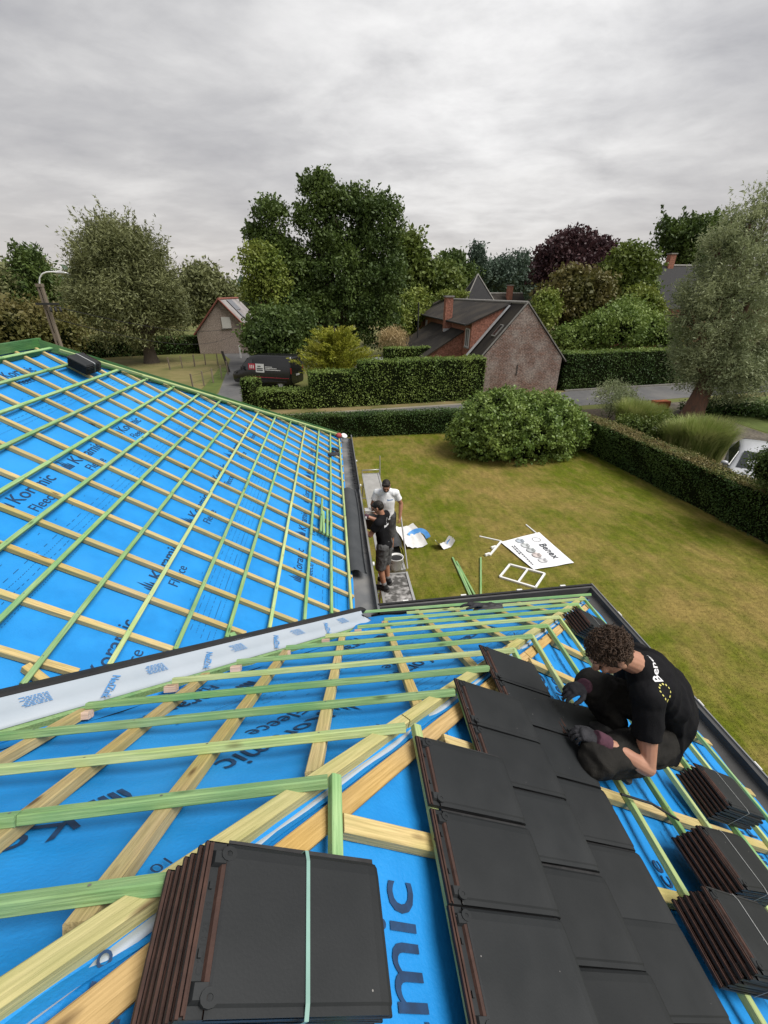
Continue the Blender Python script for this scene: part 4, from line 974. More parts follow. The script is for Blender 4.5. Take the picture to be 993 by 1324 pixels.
M_BLUEF = mat('blue_film', (.05, .22, .55), (.10, .30, .62), rough=.5, scale=8)
# packaging on the lawn just past the scaffold
def packaging(label, c, rot, s, seed, curl=.22):
    t = thing('packaging_sheet', label, 'packaging', c, rot)
    vs = []; fs = []; n = 14
    for j in range(n+1):
        for i in range(n+1):
            x = (i/n-.5); y = (j/n-.5); vs.append((x*s[0]*(1+.15*mnoise.noise(Vector((y*3, seed, 0)))), y*s[1], .02+curl*max(0, abs(x)-.22)**1.3*2+.05*abs(mnoise.noise(Vector((x*4+seed, y*4, 0))))))
    for j in range(n):
        for i in range(n): a = j*(n+1)+i; fs.append((a, a+1, a+n+2, a+n+1))
    mb = MB(); mb.add(vs, fs, 0, True); mb.build('wrapper', M_WPLAST, t)
    mb = MB(); vs = []; fs = []
    for k in range(17):
        a = -.2+2.6*k/16; r_ = .21*s[1]
        vs += [(s[0]*.30+r_*math.cos(a)*.8, s[1]*-.15+r_*math.sin(a), .05+.05*math.sin(a*2)), (s[0]*.30+r_*1.6*math.cos(a)*.8, s[1]*-.15+r_*1.6*math.sin(a), .12+.05*math.sin(a*2))]
    for k in range(16): fs.append((2*k, 2*k+1, 2*k+3, 2*k+2))
    mb.add(vs, fs, 0, True); mb.build('blue_band', M_BLUEF, t); return t
packaging('white wrapper with a blue band lying on the grass right beside the scaffold', (1.98, 10.45, 0), .15, (.62, 1.25), 1)
packaging('small blue and white wrapper lying alone on the middle of the lawn', (2.84, 9.85, 0), .35, (.50, .30), 4, .5)

# ------------------------------------------------------------------ things on the lawn
M_WHITE = mat('white_paint', (.74, .74, .72), (.68, .68, .66), rough=.45, scale=5)
M_BANNER = mat('banner_pvc', (.78, .79, .80), (.74, .75, .77), rough=.45, scale=2)
M_BINK = mat('banner_ink', (.05, .055, .065), rough=.5)
BA, BB, BC, BD = Vector((4.47, 9.85, 0)), Vector((5.80, 10.25, 0)), Vector((6.01, 8.62, 0)), Vector((4.83, 8.44, 0))
ban = thing('banner', 'white company banner with a ring emblem lying flat on the lawn', 'banner', (5.3, 9.3, 0))
BO = Vector((-5.3, -9.3, 0))
o = sheet('banner_sheet', [p+BO for p in (BD, BC, BB, BA)], 26, 18, M_BANNER, ban, f=lambda s, t, p: Vector((0, 0, .035+.012*mnoise.noise(Vector((p.x*2.2, p.y*2.2, 0))))))
ux = (BC-BB).normalized(); c0 = BB+(BA-BB)*.5
def on_banner(me, name, s, t, xd=None):       # s along BB->BC, t along BB->BA
    p = BB.lerp(BC, s).lerp(BA.lerp(BD, s), t)+BO
    o = link(name, me, ban); o.matrix_local = basis(xd or ux, (0, 0, 1)).to_4x4(); o.location = p+Vector((0, 0, .052)); return o
on_banner(text_mesh('Benex', .30, M_BINK, bold=.003), 'banner_word', .34, .31)
on_banner(ring_mesh(.115, mat('grey_print', (.40, .40, .40)), 14, .022), 'banner_ring', .20, .24)
cols = [(.19, .21, .23), (.24, .25, .25), (.20, .21, .21), (.25, .22, .21), (.27, .27, .28)]
for i in range(5):
    mb = MB(); n = 22; mb.add([(.125*math.cos(2*PI*k/n), .125*math.sin(2*PI*k/n), 0) for k in range(n)], [tuple(range(n))]); 
    on_banner(mb.mesh('banner_picture', mat('banner_picture_%d' % i, cols[i], tuple(min(.6, c*2.2) for c in cols[i]), rough=.5, scale=8, lo=.45, hi=.55)), 'banner_picture', .12+.17*i, .60)
mb = MB(); r_ = random.Random(2)
for L_ in range(2):
    x = 0
    while x < (.95 if L_ == 0 else .45): w = r_.uniform(.03, .09); mb.add([(x, -L_*.07, 0), (x+w, -L_*.07, 0), (x+w, -L_*.07+.028, 0), (x, -L_*.07+.028, 0)], [(0, 1, 2, 3)]); x += w+.02
on_banner(mb.mesh('banner_small_print', M_BINK), 'banner_small_print', .22, .84)
def stick(name, a, b, w, m, label, cat, group=None, z=.03):
    a = Vector((a[0], a[1], z)); b = Vector((b[0], b[1], z)); o = beam(name, a, b, w, w, (0, 0, 1), m); return tag(o, label, cat, group)
g0 = lambda u, v: at_z(u, v, 0)
t = thing('white_frame', 'white metal frame with one cross bar lying on the lawn by the banner', 'frame', g0(672, 745))
P4 = [g0(646, 747)-t.location, g0(659, 731)-t.location, g0(704, 743)-t.location, g0(692, 761)-t.location]
for a, b in ((0, 1), (1, 2), (2, 3), (3, 0)): beam('frame_bar', P4[a]+Vector((0, 0, .05)), P4[b]+Vector((0, 0, .05)), .05, .05, (0, 0, 1), M_WHITE, t)
beam('frame_bar', P4[0].lerp(P4[3], .52)+Vector((0, 0, .049)), P4[1].lerp(P4[2], .52)+Vector((0, 0, .049)), .045, .045, (0, 0, 1), M_WHITE, t)
stick('white_bar', g0(620, 694), g0(647, 700), .035, M_WHITE, 'thin white bar pointing away to the left of the banner', 'bar')
t = thing('clamp_bar', 'white bar with two clamps lying at the left corner of the banner', 'bar', g0(640, 710))
a = g0(648, 701)-t.location; b = g0(633, 719)-t.location
beam('bar', a+Vector((0, 0, .05)), b+Vector((0, 0, .05)), .05, .05, (0, 0, 1), M_WHITE, t)
for q in (.45, .95): mb = MB(); mb.box((0, 0, 0), (.16, .05, .06)); o = mb.build('clamp', M_WHITE, t); o.location = a.lerp(b, q)+Vector((-.08, 0, .04)); o.rotation_euler = (0, 0, .4)
stick('white_bar', g0(680, 679), g0(697, 693), .035, M_WHITE, 'thin white bar reaching beyond the far corner of the banner', 'bar')
for a, b, lb in (((585, 722), (609, 775), 'green lath on the lawn, leftmost of the splayed pair'), ((590, 727), (615, 773), 'green lath crossing over its neighbour on the lawn'), ((592, 733), (612, 778), 'shorter green lath under the splayed pair on the lawn'), ((621.5, 722), (621.5, 776), 'single straight green lath on the lawn right of the splayed ones')):
    stick('lath', g0(*a), g0(*b), .045, M_BAT, lb, 'lath', 'green laths on the lawn', z=.045)

# ------------------------------------------------------------------ ground
def lawn_mat():
    m = bpy.data.materials.new('lawn'); m.use_nodes = True; nt = m.node_tree; N = nt.nodes; L = nt.links; p = N['Principled BSDF']; p.inputs['Roughness'].default_value = .9; p.inputs['Specular IOR Level'].default_value = .15
    g = N.new('ShaderNodeNewGeometry')
    def noi(scale, det, st=(1, 1, 1), rz=0., rough=.6):
        mp = N.new('ShaderNodeMapping'); mp.inputs['Scale'].default_value = st; mp.inputs['Rotation'].default_value = (0, 0, rz); L.new(g.outputs['Position'], mp.inputs[0])
        n = N.new('ShaderNodeTexNoise'); n.inputs['Scale'].default_value = scale; n.inputs['Detail'].default_value = det; n.inputs['Roughness'].default_value = rough; L.new(mp.outputs[0], n.inputs['Vector']); return n.outputs[0]
    def mr(x, a, b, c=0., d=1.):
        r = N.new('ShaderNodeMapRange'); r.inputs[1].default_value = a; r.inputs[2].default_value = b; r.inputs[3].default_value = c; r.inputs[4].default_value = d; L.new(x, r.inputs[0]); return r.outputs[0]
    def mix(f, a, b):
        x = N.new('ShaderNodeMix'); x.data_type = 'RGBA'; L.new(f, x.inputs[0])
        for i, s in ((6, a), (7, b)):
            if isinstance(s, tuple): x.inputs[i].default_value = (*s, 1)
            else: L.new(s, x.inputs[i])
        return x.outputs[2]
    c = mix(mr(noi(1.6, 6), .35, .68), (.096, .120, .014), (.126, .128, .022))
    c = mix(mr(noi(.24, 5, rough=.68), .43, .62, 0, .8), c, (.26, .19, .075))
    c = mix(mr(noi(2.2, 6, (1, .38, 1), .9), .48, .72, 0, .6), c, (.27, .20, .08))
    c = mix(mr(noi(1.1, 6), .53, .75, 0, .7), c, (.072, .100, .010))
    st = noi(7, 5, (1, .30, 1), .95, .7); st2 = noi(16, 4, (.35, 1, 1), .5, .7)
    hs = N.new('ShaderNodeHueSaturation'); L.new(c, hs.inputs['Color']); hs.inputs['Saturation'].default_value = 1.08
    mm = N.new('ShaderNodeMath'); mm.operation = 'MULTIPLY'; L.new(mr(st, .3, .7, .76, 1.24), mm.inputs[0]); L.new(mr(st2, .3, .7, .78, 1.22), mm.inputs[1]); L.new(mm.outputs[0], hs.inputs['Value']); c = hs.outputs[0]
    L.new(c, p.inputs['Base Color']); bp = N.new('ShaderNodeBump'); bp.inputs['Strength'].default_value = .8; bp.inputs['Distance'].default_value = .03; L.new(noi(40, 4), bp.inputs['Height']); L.new(bp.outputs[0], p.inputs['Normal'])
    MATS['lawn'] = m; return m
M_LAWN = lawn_mat()
M_FIELD = mat('pasture', (.085, .105, .022), (.11, .115, .028), rough=.95, scale=.35, detail=8, bump=.5, bscale=8, c3=(.15, .12, .045), s3=.06, f3=.52)
M_HAY = mat('mown_field', (.20, .165, .065), (.155, .135, .048), rough=.95, scale=1.3, detail=8, bump=.6, bscale=10, c3=(.115, .115, .032), s3=.35, f3=.5)
M_VERGE = mat('verge', (.125, .105, .035), (.085, .09, .02), rough=.95, scale=1.4, detail=8, bump=.6, bscale=14, c3=(.19, .145, .065), s3=.6, f3=.5)
M_GRASSV = mat('green_verge', (.09, .12, .02), (.065, .09, .015), rough=.95, scale=1.4, detail=8, bump=.6, bscale=14)
M_ROAD = mat('asphalt', (.080, .080, .083), (.105, .104, .103), rough=.85, scale=2.2, detail=9, bump=.3, bscale=60, c3=(.13, .126, .12), s3=.5, f3=.55)
M_TRACK = mat('gravel_track', (.24, .215, .17), (.18, .165, .125), rough=.95, scale=3, detail=9, bump=.4, bscale=40)
M_KERB = mat('kerb_concrete', (.22, .21, .19), (.17, .16, .145), rough=.9, scale=4, bump=.2)
M_PAVE = brick_mat('driveway_paving', (.165, .125, .095), (.13, .10, .078), (.09, .08, .065), bw=.22, bh=.11, c3=(.19, .165, .13))
def flat(name, pts, z, m, kind='structure'):
    mb = MB(); mb.add([(x, y, z) for x, y in pts], [tuple(range(len(pts)))]); o = mb.build(name, m); o['kind'] = kind; return o
flat('ground', [(-900, -300), (900, -300), (900, 1500), (-900, 1500)], -.012, M_FIELD)
flat('lawn', [(-14, -8), (12.1, -8), (12.0, 9), (11.2, 16.6), (10.9, 20.6), (-14, 20.6)], 0, M_LAWN)
flat('verge', [(-16, 20.6), (11, 20.6), (13.5, 24.2), (-4.2, 22.4), (-16, 22)], -.006, M_VERGE)
flat('road', [(-4.2, 22.4), (13.5, 25.0), (28, 27.4), (60, 31), (60, 35), (27, 31.0), (17, 29.55), (9, 28.0), (-4, 25.2), (-5.1, 27), (-5.4, 33), (-6.8, 42), (-8.5, 52), (-11.5, 58), (-14, 57.5), (-11, 50), (-9.7, 42), (-8.2, 32), (-8.2, 25), (-16, 24.2), (-40, 24), (-40, 20.5), (-16, 21.8)], -.004, M_ROAD)
flat('farm_track', [(-4.2, 24.6), (11, 26.9), (11, 27.25), (-4.2, 25.1)], .002, M_TRACK)
flat('verge', [(-4.4, 25.0), (11, 27.2), (17, 29.6), (17, 30.2), (-5, 28.5)], .004, M_VERGE)
flat('verge', [(16.5, 29.6), (27, 31.05), (60, 35.2), (60, 37), (16.5, 30.6)], .0, M_GRASSV)
mb = MB()
for a, b in (((16.6, 29.5), (27, 30.95)), ((27, 30.95), (60, 34.9))):
    a = Vector((*a, 0)); b = Vector((*b, 0)); d = (b-a).normalized(); s_ = Vector((-d.y, d.x, 0))*.14
    mb.hexa([a+Vector((0, 0, -.02)), b+Vector((0, 0, -.02)), b+s_+Vector((0, 0, -.02)), a+s_+Vector((0, 0, -.02)), a+Vector((0, 0, .11)), b+Vector((0, 0, .11)), b+s_+Vector((0, 0, .11)), a+s_+Vector((0, 0, .11))])
o = mb.build('kerb', M_KERB); o['kind'] = 'structure'
flat('driveway', [(12.6, 6), (13.2, 10), (14.4, 13.8), (17.3, 17.0), (18.5, 20.5), (19.2, 24.9), (24.2, 25.9), (21.8, 21.5), (21.6, 18.6), (24, 16), (24, 6)], .003, M_PAVE)
flat('planting_bed', [(11.3, 16.5), (12.2, 6), (13.0, 10), (14.2, 14), (16.8, 17.2), (18.2, 21), (18.6, 24.6), (13.6, 24.2), (11, 20.6)], .0015, mat('soil', (.06, .045, .03), (.085, .065, .045), rough=.95, scale=5, bump=.8))
flat('neighbour_lawn', [(21.9, 21.0), (24.4, 25.7), (40, 28), (40, 8), (24.1, 16), (21.8, 18.7)], .0, M_GRASSV)
flat('field', [(-9.6, 31.5), (-10.5, 42), (-12.5, 50), (-24, 50.5), (-40, 42), (-26, 27), (-9.2, 26.5)], .002, M_HAY)
flat('verge', [(-9.4, 26.3), (-9.5, 32), (-10.8, 44), (-9.9, 44), (-8.35, 32), (-8.3, 26)], .006, M_GRASSV)
# grass standing on the lawn
def lawn_grass(n=210000):
    r = np.random.default_rng(3); y = -1.5+21.9*r.random(n)**1.2; x = .45+11.5*r.random(n); lim = 11.95-.105*np.clip(y-9, 0, 20)
    k = (x < lim) & ((y > 4.3) | (x > 3.35)) & ~((x > .62) & (x < 1.3) & (y < 12)); x = x[k]; y = y[k]; n = len(x); h = .006+.012*r.random(n); a = r.random(n)*2*PI; w = .0035+.004*r.random(n); lean = r.normal(size=(n, 2))*.034
    V = np.zeros((n, 3, 3)); V[:, 0] = np.stack([x-np.cos(a)*w, y-np.sin(a)*w, 0*x], 1); V[:, 1] = np.stack([x+np.cos(a)*w, y+np.sin(a)*w, 0*x], 1); V[:, 2] = np.stack([x+lean[:, 0], y+lean[:, 1], h], 1)
    me = bpy.data.meshes.new('lawn_grass'); me.vertices.add(n*3); me.vertices.foreach_set('co', V.reshape(-1).astype(np.float32)); me.loops.add(n*3); me.loops.foreach_set('vertex_index', np.arange(n*3, dtype=np.int32)); me.polygons.add(n); me.polygons.foreach_set('loop_start', np.arange(0, n*3, 3, dtype=np.int32)); me.update(calc_edges=True); me.materials.append(M_LAWN)
    tag(link('lawn_grass', me), 'short dry mown grass covering the lawn', 'grass', kind='stuff')
lawn_grass()
# ------------------------------------------------------------------ hedges and shrubs
LM = {
 'oak': leaf_mat('leaf_oak', (0.037, 0.065, 0.017), (0.080, 0.126, 0.030), patch=(0.110, 0.159, 0.035), ps=.35),
 'willow': leaf_mat('leaf_willow', (0.159, 0.192, 0.093), (0.301, 0.345, 0.180), trans=.3, patch=(0.376, 0.411, 0.224), ps=.5),
 'willowdark': leaf_mat('leaf_far_willow', (0.108, 0.125, 0.049), (0.185, 0.199, 0.084), patch=(0.219, 0.234, 0.104), ps=.3),
 'hedge': leaf_mat('leaf_hedge', (0.078, 0.133, 0.028), (0.162, 0.237, 0.048), patch=(0.221, 0.293, 0.066), ps=.5),
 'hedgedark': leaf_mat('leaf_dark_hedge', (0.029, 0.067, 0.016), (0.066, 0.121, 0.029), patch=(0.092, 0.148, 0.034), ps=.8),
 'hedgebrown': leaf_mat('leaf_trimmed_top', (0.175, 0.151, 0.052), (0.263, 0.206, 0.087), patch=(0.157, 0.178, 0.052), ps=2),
 'bush': leaf_mat('leaf_laurel', (0.067, 0.122, 0.023), (0.159, 0.240, 0.048), rough=.42, patch=(0.210, 0.286, 0.067), ps=.9),
 'conifer': leaf_mat('leaf_gold_conifer', (0.150, 0.178, 0.018), (0.290, 0.306, 0.032), patch=(0.340, 0.337, 0.045), ps=1.2),
 'green': leaf_mat('leaf_green', (0.051, 0.087, 0.013), (0.109, 0.148, 0.025), patch=(0.138, 0.178, 0.034), ps=.4),
 'light': leaf_mat('leaf_light', (0.095, 0.143, 0.022), (0.177, 0.225, 0.037), patch=(0.221, 0.255, 0.050), ps=.5),
 'olive': leaf_mat('leaf_olive', (0.077, 0.081, 0.020), (0.135, 0.131, 0.037), patch=(0.167, 0.137, 0.047), ps=.4),
 'purple': leaf_mat('leaf_purple', (0.031, 0.015, 0.020), (0.069, 0.032, 0.037), patch=(0.092, 0.044, 0.046), ps=.5, trans=.2),
 'blue': leaf_mat('leaf_blue_conifer', (0.042, 0.071, 0.050), (0.080, 0.117, 0.084), patch=(0.096, 0.137, 0.096), ps=.3, trans=.15),
 'grass': leaf_mat('leaf_ornamental_grass', (0.159, 0.230, 0.041), (0.282, 0.345, 0.093), patch=(0.355, 0.362, 0.141), ps=1.5),
 'straw': leaf_mat('leaf_straw', (.30, .22, .10), (.42, .32, .17)),
}
M_BARK = mat('bark', (.055, .043, .032), (.09, .072, .055), rough=.95, scale=4, stretch=(3, 3, .7), bump=.9, bscale=14)
M_BARKR = mat('bark_red', (.17, .085, .055), (.10, .065, .05), rough=.95, scale=3, stretch=(3, 3, .7), bump=.9, bscale=12)
M_CORE = mat('core_shade', (.006, .009, .003), (.010, .013, .004), rough=1, scale=8, spec=.05)  # near-black: the shade within foliage put into the colour
def hedge(label, pts, w, h, m, leaf=.07, dens=420, seed=1, group='clipped hedges', topm=None, rough=.05, name='hedge'):
    """clipped hedge along a line of points: near-black filler box for the shade inside, leaves all over the sides and the top"""
    t = thing(name, label, 'hedge', (pts[0][0], pts[0][1], 0), group=group); base = Vector((pts[0][0], pts[0][1], 0)); r = np.random.default_rng(seed); core = MB(); C = []; NV = []; CT = []; NT = []
    hh = h if isinstance(h, (list, tuple)) else [h]*len(pts)
    for (a, b, h0, h1) in zip(pts[:-1], pts[1:], hh[:-1], hh[1:]):
        a = Vector((*a[:2], 0))-base; b = Vector((*b[:2], 0))-base; d = (b-a); L_ = d.length; d.normalize(); s_ = Vector((-d.y, d.x, 0)); q = w/2-.07; e = .05
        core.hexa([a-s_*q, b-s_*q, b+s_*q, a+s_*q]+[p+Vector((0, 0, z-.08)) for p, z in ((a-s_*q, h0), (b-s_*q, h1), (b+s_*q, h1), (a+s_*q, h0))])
        da = np.array(d); sa = np.array(s_); aa = np.array(a)
        for side in (-1, 1):
            n = int(L_*max(h0, h1)*dens); u = r.random(n); z = r.random(n); off = (w/2)*side+rough*r.normal(size=n)-side*.02
            bump_ = .05*np.sin(u*L_*2.3+seed)+.04*np.sin(z*7+u*L_*3.1)
            C.append(aa+da*(u*L_)[:, None]+sa*(off+side*bump_)[:, None]+np.array((0, 0, 1))*(z*(h0+(h1-h0)*u)*.99)[:, None]); NV.append(np.tile(sa*side, (n, 1)))
        n = int(L_*w*dens*1.1); u = r.random(n); v = r.random(n)-.5
        CT.append(aa+da*(u*L_)[:, None]+sa*(v*w)[:, None]+np.array((0, 0, 1))*((h0+(h1-h0)*u)+rough*.8*r.normal(size=n)+.03*np.sin(u*L_*1.9)-.02)[:, None]); NT.append(np.tile((0, 0, 1.), (n, 1)))
        for end, sg in ((a, -1), (b, 1)):
            n = int(w*h0*dens); v = r.random(n)-.5; z = r.random(n); ea = np.array(end)
            C.append(ea+sa*(v*w)[:, None]+da*(sg*.0+rough*.6*r.normal(size=n))[:, None]+np.array((0, 0, 1))*(z*h0)[:, None]); NV.append(np.tile(da*sg, (n, 1)))
    core.build('shade_box', M_CORE, t)  # solid filler, dark between the leaves by its colour, painted shade
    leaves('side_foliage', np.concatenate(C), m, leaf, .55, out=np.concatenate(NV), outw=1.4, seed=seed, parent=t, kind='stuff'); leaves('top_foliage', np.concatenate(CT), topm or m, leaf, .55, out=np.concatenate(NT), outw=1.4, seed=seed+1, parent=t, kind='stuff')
    return t
hedge('low dark hedge along the far end of the lawn, left of the round bush', [(-8, 20.6), (1, 20.75), (7.5, 20.9)], .9, 1.08, LM['hedgedark'], .06, 650, 11)
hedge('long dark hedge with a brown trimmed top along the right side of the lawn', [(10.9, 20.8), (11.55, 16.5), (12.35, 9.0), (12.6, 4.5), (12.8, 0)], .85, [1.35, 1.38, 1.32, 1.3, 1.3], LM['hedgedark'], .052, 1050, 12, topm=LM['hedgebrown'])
hedge('tall clipped hedge across the road left of the brick gable', [(1.6, 27.45), (5.5, 27.9), (9.75, 28.5)], 1.5, 2.62, LM['hedge'], .10, 210, 13, rough=.06)
hedge('middle step of the clipped hedge in front of the golden conifer', [(-1.5, 27.1), (1.55, 27.44)], 1.5, 2.1, LM['hedge'], .10, 210, 14, rough=.06)
hedge('low clipped hedge in front of the black van', [(-4.6, 27.0), (-1.55, 27.1)], 1.3, 1.12, LM['hedge'], .09, 260, 15, rough=.06)
hedge('small square hedge pillar at the corner of the drive by the van', [(-5.5, 28.0), (-4.75, 27.55)], 1.0, 1.65, LM['hedge'], .09, 300, 16, rough=.07)
hedge('small flat topped hedge block behind the tall hedge left of the brick house', [(4.2, 36), (8.0, 36.4)], 1.2, 2.45, LM['hedge'], .11, 160, 17)
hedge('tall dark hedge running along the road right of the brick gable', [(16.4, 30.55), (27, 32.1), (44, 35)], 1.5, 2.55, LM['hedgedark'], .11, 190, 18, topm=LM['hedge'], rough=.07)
hedge('dark hedge at the far end of the mown field by the grey house', [(-24, 54), (-15.2, 56.5)], 1.4, 1.9, LM['hedgedark'], .16, 80, 19)
hedge('pasture hedge behind the leaning pole at far left', [(-44, 44), (-24, 54)], 1.6, 2.0, LM['hedgedark'], .17, 60, 20)

def bushy(name, label, cat, blobs, n, m, leaf, aspect=.55, seed=1, stem=None, out=.8, clump=60, cs=.16, group=None, droop=0., up=.2, core=True, loc=None):
    """leafy shrub: blobs (x,y,z,rx,ry,rz) filled with clumps of leaves towards their skin"""
    loc = loc or (blobs[0][0], blobs[0][1], 0); t = thing(name, label, cat, loc, group=group); r = np.random.default_rng(seed); C = []; NV = []; base = np.array((loc[0], loc[1], 0))
    vol = np.array([b[3]*b[4]+b[4]*b[5]+b[3]*b[5] for b in blobs]); vol = vol/vol.sum()
    for b, w in zip(blobs, vol):
        k = max(1, int(n*w)//clump); d = r.normal(size=(k, 3)); d /= np.linalg.norm(d, axis=1)[:, None]; d[:, 2] = np.abs(d[:, 2])*np.where(r.random(k) < .68, 1, -1)
        rad = (.72+.30*r.random(k))[:, None]; cc = np.array(b[:3])+d*rad*np.array(b[3:6])
        p = np.repeat(cc, clump, 0)+r.normal(size=(k*clump, 3))*cs*np.array([1, 1, .75]); C.append(p); NV.append(np.repeat(d, clump, 0))
    C = np.concatenate(C)-base; NV = np.concatenate(NV); ok = C[:, 2] > .02; C = C[ok]; NV = NV[ok]
    leaves('foliage', C, m, leaf, aspect, up=up, out=NV, outw=out, seed=seed, parent=t, droop=droop, kind='stuff')
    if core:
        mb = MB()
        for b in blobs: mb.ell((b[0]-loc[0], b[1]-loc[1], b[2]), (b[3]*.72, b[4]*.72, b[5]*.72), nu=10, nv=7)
        mb.build('shade_core', M_CORE, t)  # solid near-black ellipsoids, the shrub's inner shade put into the colour
    if stem:
        for (a, b, ra, rb) in stem:
            mb = MB(); mb.tube([Vector(a)-Vector(base), (Vector(a)+Vector(b))/2-Vector(base)+Vector((.05, .03, 0)), Vector(b)-Vector(base)], [ra, (ra+rb)/2, rb], 7); mb.build('stem', M_BARK, t)
    return t
bushy('round_bush', 'big rounded laurel bush standing at the far corner of the lawn', 'bush', [(7.9, 17.4, .8, 3.05, 2.1, 1.55), (7.1, 17.4, 1.25, 1.9, 1.7, 1.55), (8.9, 17.5, 1.15, 1.8, 1.6, 1.45), (6.2, 17.3, .75, 1.35, 1.4, 1.15), (9.9, 17.3, .8, 1.15, 1.3, 1.15)], 72000, LM['bush'], .115, .6, 21, clump=30, cs=.10, out=1.0, up=.5)

# ------------------------------------------------------------------ trees
def tree(name, label, x, y, blobs, n, m, leaf, aspect=.5, seed=1, trunk_h=2.5, trunk_r=.25, clump=45, cs=.35, group='trees behind the houses', droop=0., up=.1, bark=None, shell=(.45, .62), lean=(0, 0), tips=0, tipl=1.0, limbs=True, cz=.8, down=.35):
    """blobs in tree space (dx,dy,z,rx,ry,rz): limbs run to each blob, leaf clumps fill its outer shell"""
    t = thing(name, label, 'tree', (x, y, 0), group=group); r = np.random.default_rng(seed); bark = bark or M_BARK
    top = Vector((lean[0], lean[1], trunk_h)); mb = MB()
    mb.tube([(0, 0, -.05), (lean[0]*.15, lean[1]*.15, trunk_h*.25), (lean[0]*.5, lean[1]*.5, trunk_h*.6), top], [trunk_r*1.35, trunk_r*1.05, trunk_r*.9, trunk_r*.8], 10)
    if limbs:
        for b in blobs:
            c = Vector(b[:3]); q = top.lerp(c, .5)+Vector(r.normal(size=3)*.25); mb.tube([top-Vector((0, 0, .2)), q, c], [trunk_r*.55, trunk_r*.32, trunk_r*.12], 7, cap=False)
            for k in range(3): e = c+Vector(r.normal(size=3)*np.array(b[3:6])*.45); mb.tube([q.lerp(c, .4+.2*k), e], [trunk_r*.14, trunk_r*.04], 5, cap=False)
    mb.build('trunk', bark, t); C = []; NV = []; D = []
    vol = np.array([(b[3]*b[4]*b[5])**.667 for b in blobs]); vol = vol/vol.sum()
    for b, w in zip(blobs, vol):
        k = max(1, int(n*w)//clump); d = r.normal(size=(k, 3)); d /= np.linalg.norm(d, axis=1)[:, None]
        fl = (d[:, 2] < -.2) & (r.random(k) > down); d[fl, 2] *= -1
        rad = (shell[0]+shell[1]*r.random(k)**.7)[:, None]; cc = np.array(b[:3])+d*rad*np.array(b[3:6]); sc = cs*(.6+.8*r.random(k))
        p = np.repeat(cc, clump, 0)+r.normal(size=(k*clump, 3)).clip(-1.7, 1.7)*np.repeat(sc, clump)[:, None]*np.array([1, 1, cz]); C.append(p); NV.append(np.repeat(d, clump, 0)); D.append(np.repeat(d, clump, 0))
    for k in range(tips):          # loose shoots beyond the crown
        b = blobs[int(r.random()*len(blobs))]; d = r.normal(size=3); d[2] = abs(d[2])+.4; d /= np.linalg.norm(d); o = np.array(b[:3])+d*np.array(b[3:6])*.9; L_ = tipl*(.5+r.random()); nn_ = 26
        s_ = r.random(nn_); sd_ = d*.7+np.array((r.normal()*.35, r.normal()*.35, .55)); p = o+sd_*(s_*L_)[:, None]+r.normal(size=(nn_, 3))*.09*(1.3-s_)[:, None]*(cs/.35); C.append(p); NV.append(np.tile(d, (nn_, 1))); D.append(np.tile(sd_, (nn_, 1)))
    C = np.concatenate(C); NV = np.concatenate(NV); D = np.concatenate(D); k = C[:, 2] > .15
    o = leaves('crown', C[k], m, leaf, aspect, up=up, out=NV[k], outw=.55, seed=seed, parent=t, droop=droop, dirs=D[k], dirw=.35 if tips else 0.)
    return t
def B(u, v, y, rpx, rpy, ry=None, tx=0, ty=0):
    """blob centred on a sight line at distance y with its size in picture units"""
    p = at_y(u, v, y); k = (p-Vector((0, 0, CAM_H))).dot(CF)/F_PX; return (p.x-tx, y-ty, p.z, rpx*k, ry or rpx*k, rpy*k)
def ptree(name, label, u, y, bl, n, m, leaf, **kw):
    x = at_y(u, 400, y).x; bb = [B(q[0], q[1], y+(q[4] if len(q) > 4 else 0), q[2], q[3], None, x, y) for q in bl]
    kw.setdefault('trunk_h', max(1.2, min(q[2]-q[5]*.3 for q in bb)*.7)); return tree(name, label, x, y, bb, n, m, leaf, **kw)
ptree('oak_tree', 'tall dark leafy oak with an open crown behind the golden conifer', 432, 45, [(405, 248, 22, 22), (430, 262, 18, 18), (468, 268, 18, 20), (455, 280, 26, 26), (492, 285, 26, 26), (350, 282, 21, 18), (340, 308, 19, 17), (362, 325, 20, 22), (402, 290, 24, 24), (432, 318, 28, 24), (478, 322, 28, 24), (503, 302, 12, 12), (512, 335, 10, 14), (380, 350, 34, 32), (440, 355, 40, 34), (490, 365, 34, 34), (385, 395, 40, 36), (440, 405, 46, 40), (485, 410, 34, 36), (328, 300, 10, 8), (415, 232, 12, 9)], 92000, LM['oak'], .235, aspect=.62, seed=31, trunk_r=.5, clump=70, cs=.36, shell=(.40, .66), tips=90, tipl=.7)
ptree('birch_tree', 'lighter green tree at the left foot of the tall oak', 338, 42, [(338, 352, 22, 26), (328, 380, 14, 20), (352, 372, 18, 22), (336, 330, 12, 14)], 10000, LM['light'], .26, seed=32, trunk_r=.2, cs=.4)
bushy('dark_shrub', 'dark green shrubs behind the black van', 'bush', [B(355, 432, 38, 34, 32), B(385, 425, 39, 22, 28), B(335, 440, 37, 16, 22)], 16000, LM['oak'], .24, seed=33, clump=30, cs=.35)
ptree('willow_tree', 'broad grey-green willow with ragged tips beyond the field at left', 180, 48, [(150, 350, 45, 48), (170, 400, 60, 52), (128, 400, 40, 48), (205, 385, 30, 38), (150, 318, 26, 26), (222, 410, 18, 28), (185, 345, 30, 36), (118, 350, 16, 22)], 105000, LM['willowdark'], .30, aspect=.26, seed=34, trunk_r=.6, clump=60, cs=.50, shell=(.3, .75), tips=320, tipl=1.3, droop=.2)
